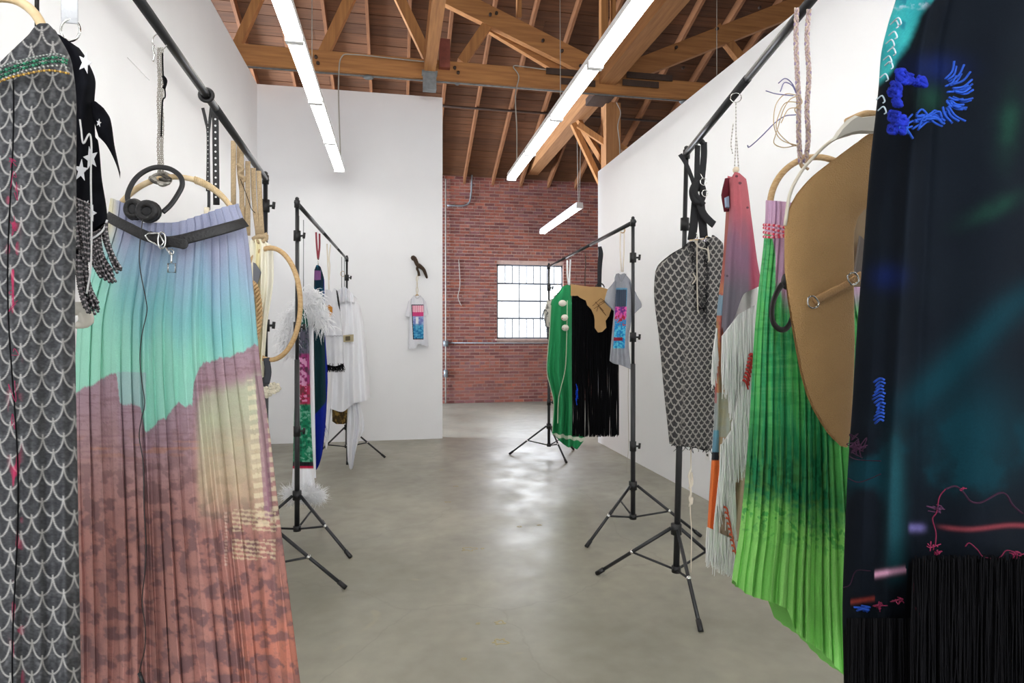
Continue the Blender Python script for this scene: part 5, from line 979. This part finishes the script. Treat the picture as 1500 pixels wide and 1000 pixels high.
for (x0, y0, rr) in ((1322, 112, 11), (1332, 116, 8), (1350, 120, 8), (1311, 136, 10), (1314, 150, 7), (1311, 172, 10), (1322, 176, 8), (1308, 190, 7), (1318, 188, 9), (1343, 121, 5), (1313, 128, 8)):
    for k in range(5): yarn([(x0+rr*math.cos(a+k)*random.uniform(.4, 1), y0+rr*math.sin(a+k*1.3)*random.uniform(.4, 1)) for a in np.linspace(0, 5.5, 8)], .0032, blue*random.uniform(.7, 1.2))
for k in range(26):
    a = -1.1+2.2*k/25+random.gauss(0, .08); r0 = random.uniform(16, 30); L_ = random.uniform(16, 34); x = 1372; y = 140; yarn([(x+r0*math.cos(a), y+r0*math.sin(a)*1.0), (x+(r0+L_*.5)*math.cos(a+.1), y+(r0+L_*.5)*math.sin(a+.1)), (x+(r0+L_)*math.cos(a), y+(r0+L_)*math.sin(a))], .0018, lb*random.uniform(.8, 1.2))
for k in range(14): a = random.random()*.8; yarn([(1342+random.gauss(0, 3), 178+random.gauss(0, 8)), (1352+random.gauss(0, 4), 176-8*a+random.gauss(0, 4)), (1366+random.gauss(0, 5), 172+20*(a-.5)), (1382+random.gauss(0, 2), 180+18*(a-.5))], .0018, lb)
for k in range(8): yarn([(1322+random.gauss(0, 4), 192+random.gauss(0, 4)), (1334+random.gauss(0, 3), 184+random.gauss(0, 7))], .0018, lb, 2)
for k in range(13): y = 556+k*5; yarn([(1280+3*math.sin(k)+k*.3, y+4), (1289, y-2), (1295+1.2*math.sin(k*2), y)], .0020, lb*.8, 3)
for k in range(8): yarn([(1262+random.gauss(0, 4), 889+random.gauss(0, 3)), (1270+random.gauss(0, 4), 893+random.gauss(0, 4))], .0018, lb, 2)
stuff(mb.build('blue_embroidery', M['cotton'], T)); mb = MB()
pinkc = lin((120, 36, 66)); dk = lin((46, 24, 42))
W_ = [(1385, 716), (1400, 712), (1412, 722), (1422, 734), (1436, 736), (1452, 728), (1464, 722), (1474, 724), (1484, 740), (1498, 752)]
yarn(W_, .0016, dk); 
for q in ([(1385, 716), (1376, 728), (1372, 750), (1366, 760), (1371, 780), (1370, 800)], [(1366, 830), (1350, 842), (1340, 850), (1338, 880), (1346, 898), (1356, 906)], [(1414, 800), (1420, 795), (1432, 805), (1440, 815), (1456, 818), (1466, 815), (1474, 806), (1486, 808), (1500, 812)], [(1247, 928), (1262, 928), (1278, 922)], [(1235, 860), (1245, 856), (1254, 836), (1275, 836)], [(1244, 668), (1252, 672), (1266, 674), (1290, 675)], [(1242, 700), (1256, 706), (1272, 702), (1290, 694)]): yarn(q, .0009, pinkc*.7 if q[0][0] > 1300 else dk*.8)
for (x0, y0, n, w_, c_) in ((1366, 800, 6, 9, pinkc), (1374, 745, 9, 8, dk*2), (1490, 812, 8, 12, pinkc), (1288, 887, 9, 7, pinkc*.8), (1318, 880, 6, 7, pinkc*.8), (1255, 924, 5, 5, pinkc), (1375, 810, 5, 6, pinkc), (1258, 654, 16, 14, dk), (1250, 640, 6, 6, dk*.6), (1410, 716, 4, 5, pinkc)):
    for k in range(n): yarn([(x0+random.gauss(0, w_*.6), y0+random.gauss(0, w_*.4)) for _ in range(3)], .0009, c_, 4)
stuff(mb.build('pink_stitching', M['cotton'], T)); mb = MB()
for (x, y) in ((1311, 32), (1309, 48), (1305, 60), (1307, 72), (1301, 84), (1303, 92), (1296, 110), (1291, 142), (1293, 158), (1315, 28)): yarn([(x-7, y+4), (x+1, y-2), (x+5, y+6), (x+2, y+9)], .0012, lin((180, 196, 206)), 4)
stuff(mb.build('white_stitches', M['cotton'], T)); mb = MB()
strands(mb, pl, 330, lambda t: (1336+220*t, 812+random.uniform(0, 12)), lambda t: 290, .0012, c=W3, jit=5, sway=6, off=.19, offj=.012, seg=7, sides=4, taper=False)
strands(mb, pl, 110, lambda t: (1240+96*t, 905), lambda t: 200, .0012, c=W3, jit=3, sway=5, off=.135, offj=.03, seg=6, sides=4, taper=False)
stuff(mb.build('black_fringe', M['black_fibre'], T))
# strap / hoop above (out of frame) so the dress and neighbours hang from the bar
for x, y0, Y_, g_ in ((1.13, 2.15, 1.05, 'dark_embroidered_dress'), (-.66, 2.0, 1.28, 'scale_print_dress')):
    MB().tube([(x, Y_, 2.35 if x < 0 else 2.47), (x, Y_, y0)], .004, 6).build('hanging_cord', M['leather_black'], bpy.data.objects[g_])
p = onX(1037, 663, RWX-.004); o_ = thing('wall_outlet', 'white socket plate low on the right wall behind the rack legs', 'outlet', (RWX, p.y, p.z-.06))
MB().box((RWX-.008, p.y-.04, p.z-.06), (RWX, p.y+.04, p.z+.06)).build('plate', M['batten'], o_, smooth=False); MB().box((RWX-.010, p.y-.015, p.z-.03), (RWX-.007, p.y+.015, p.z-.01)).build('socket', M['black_plastic'], o_, smooth=False)
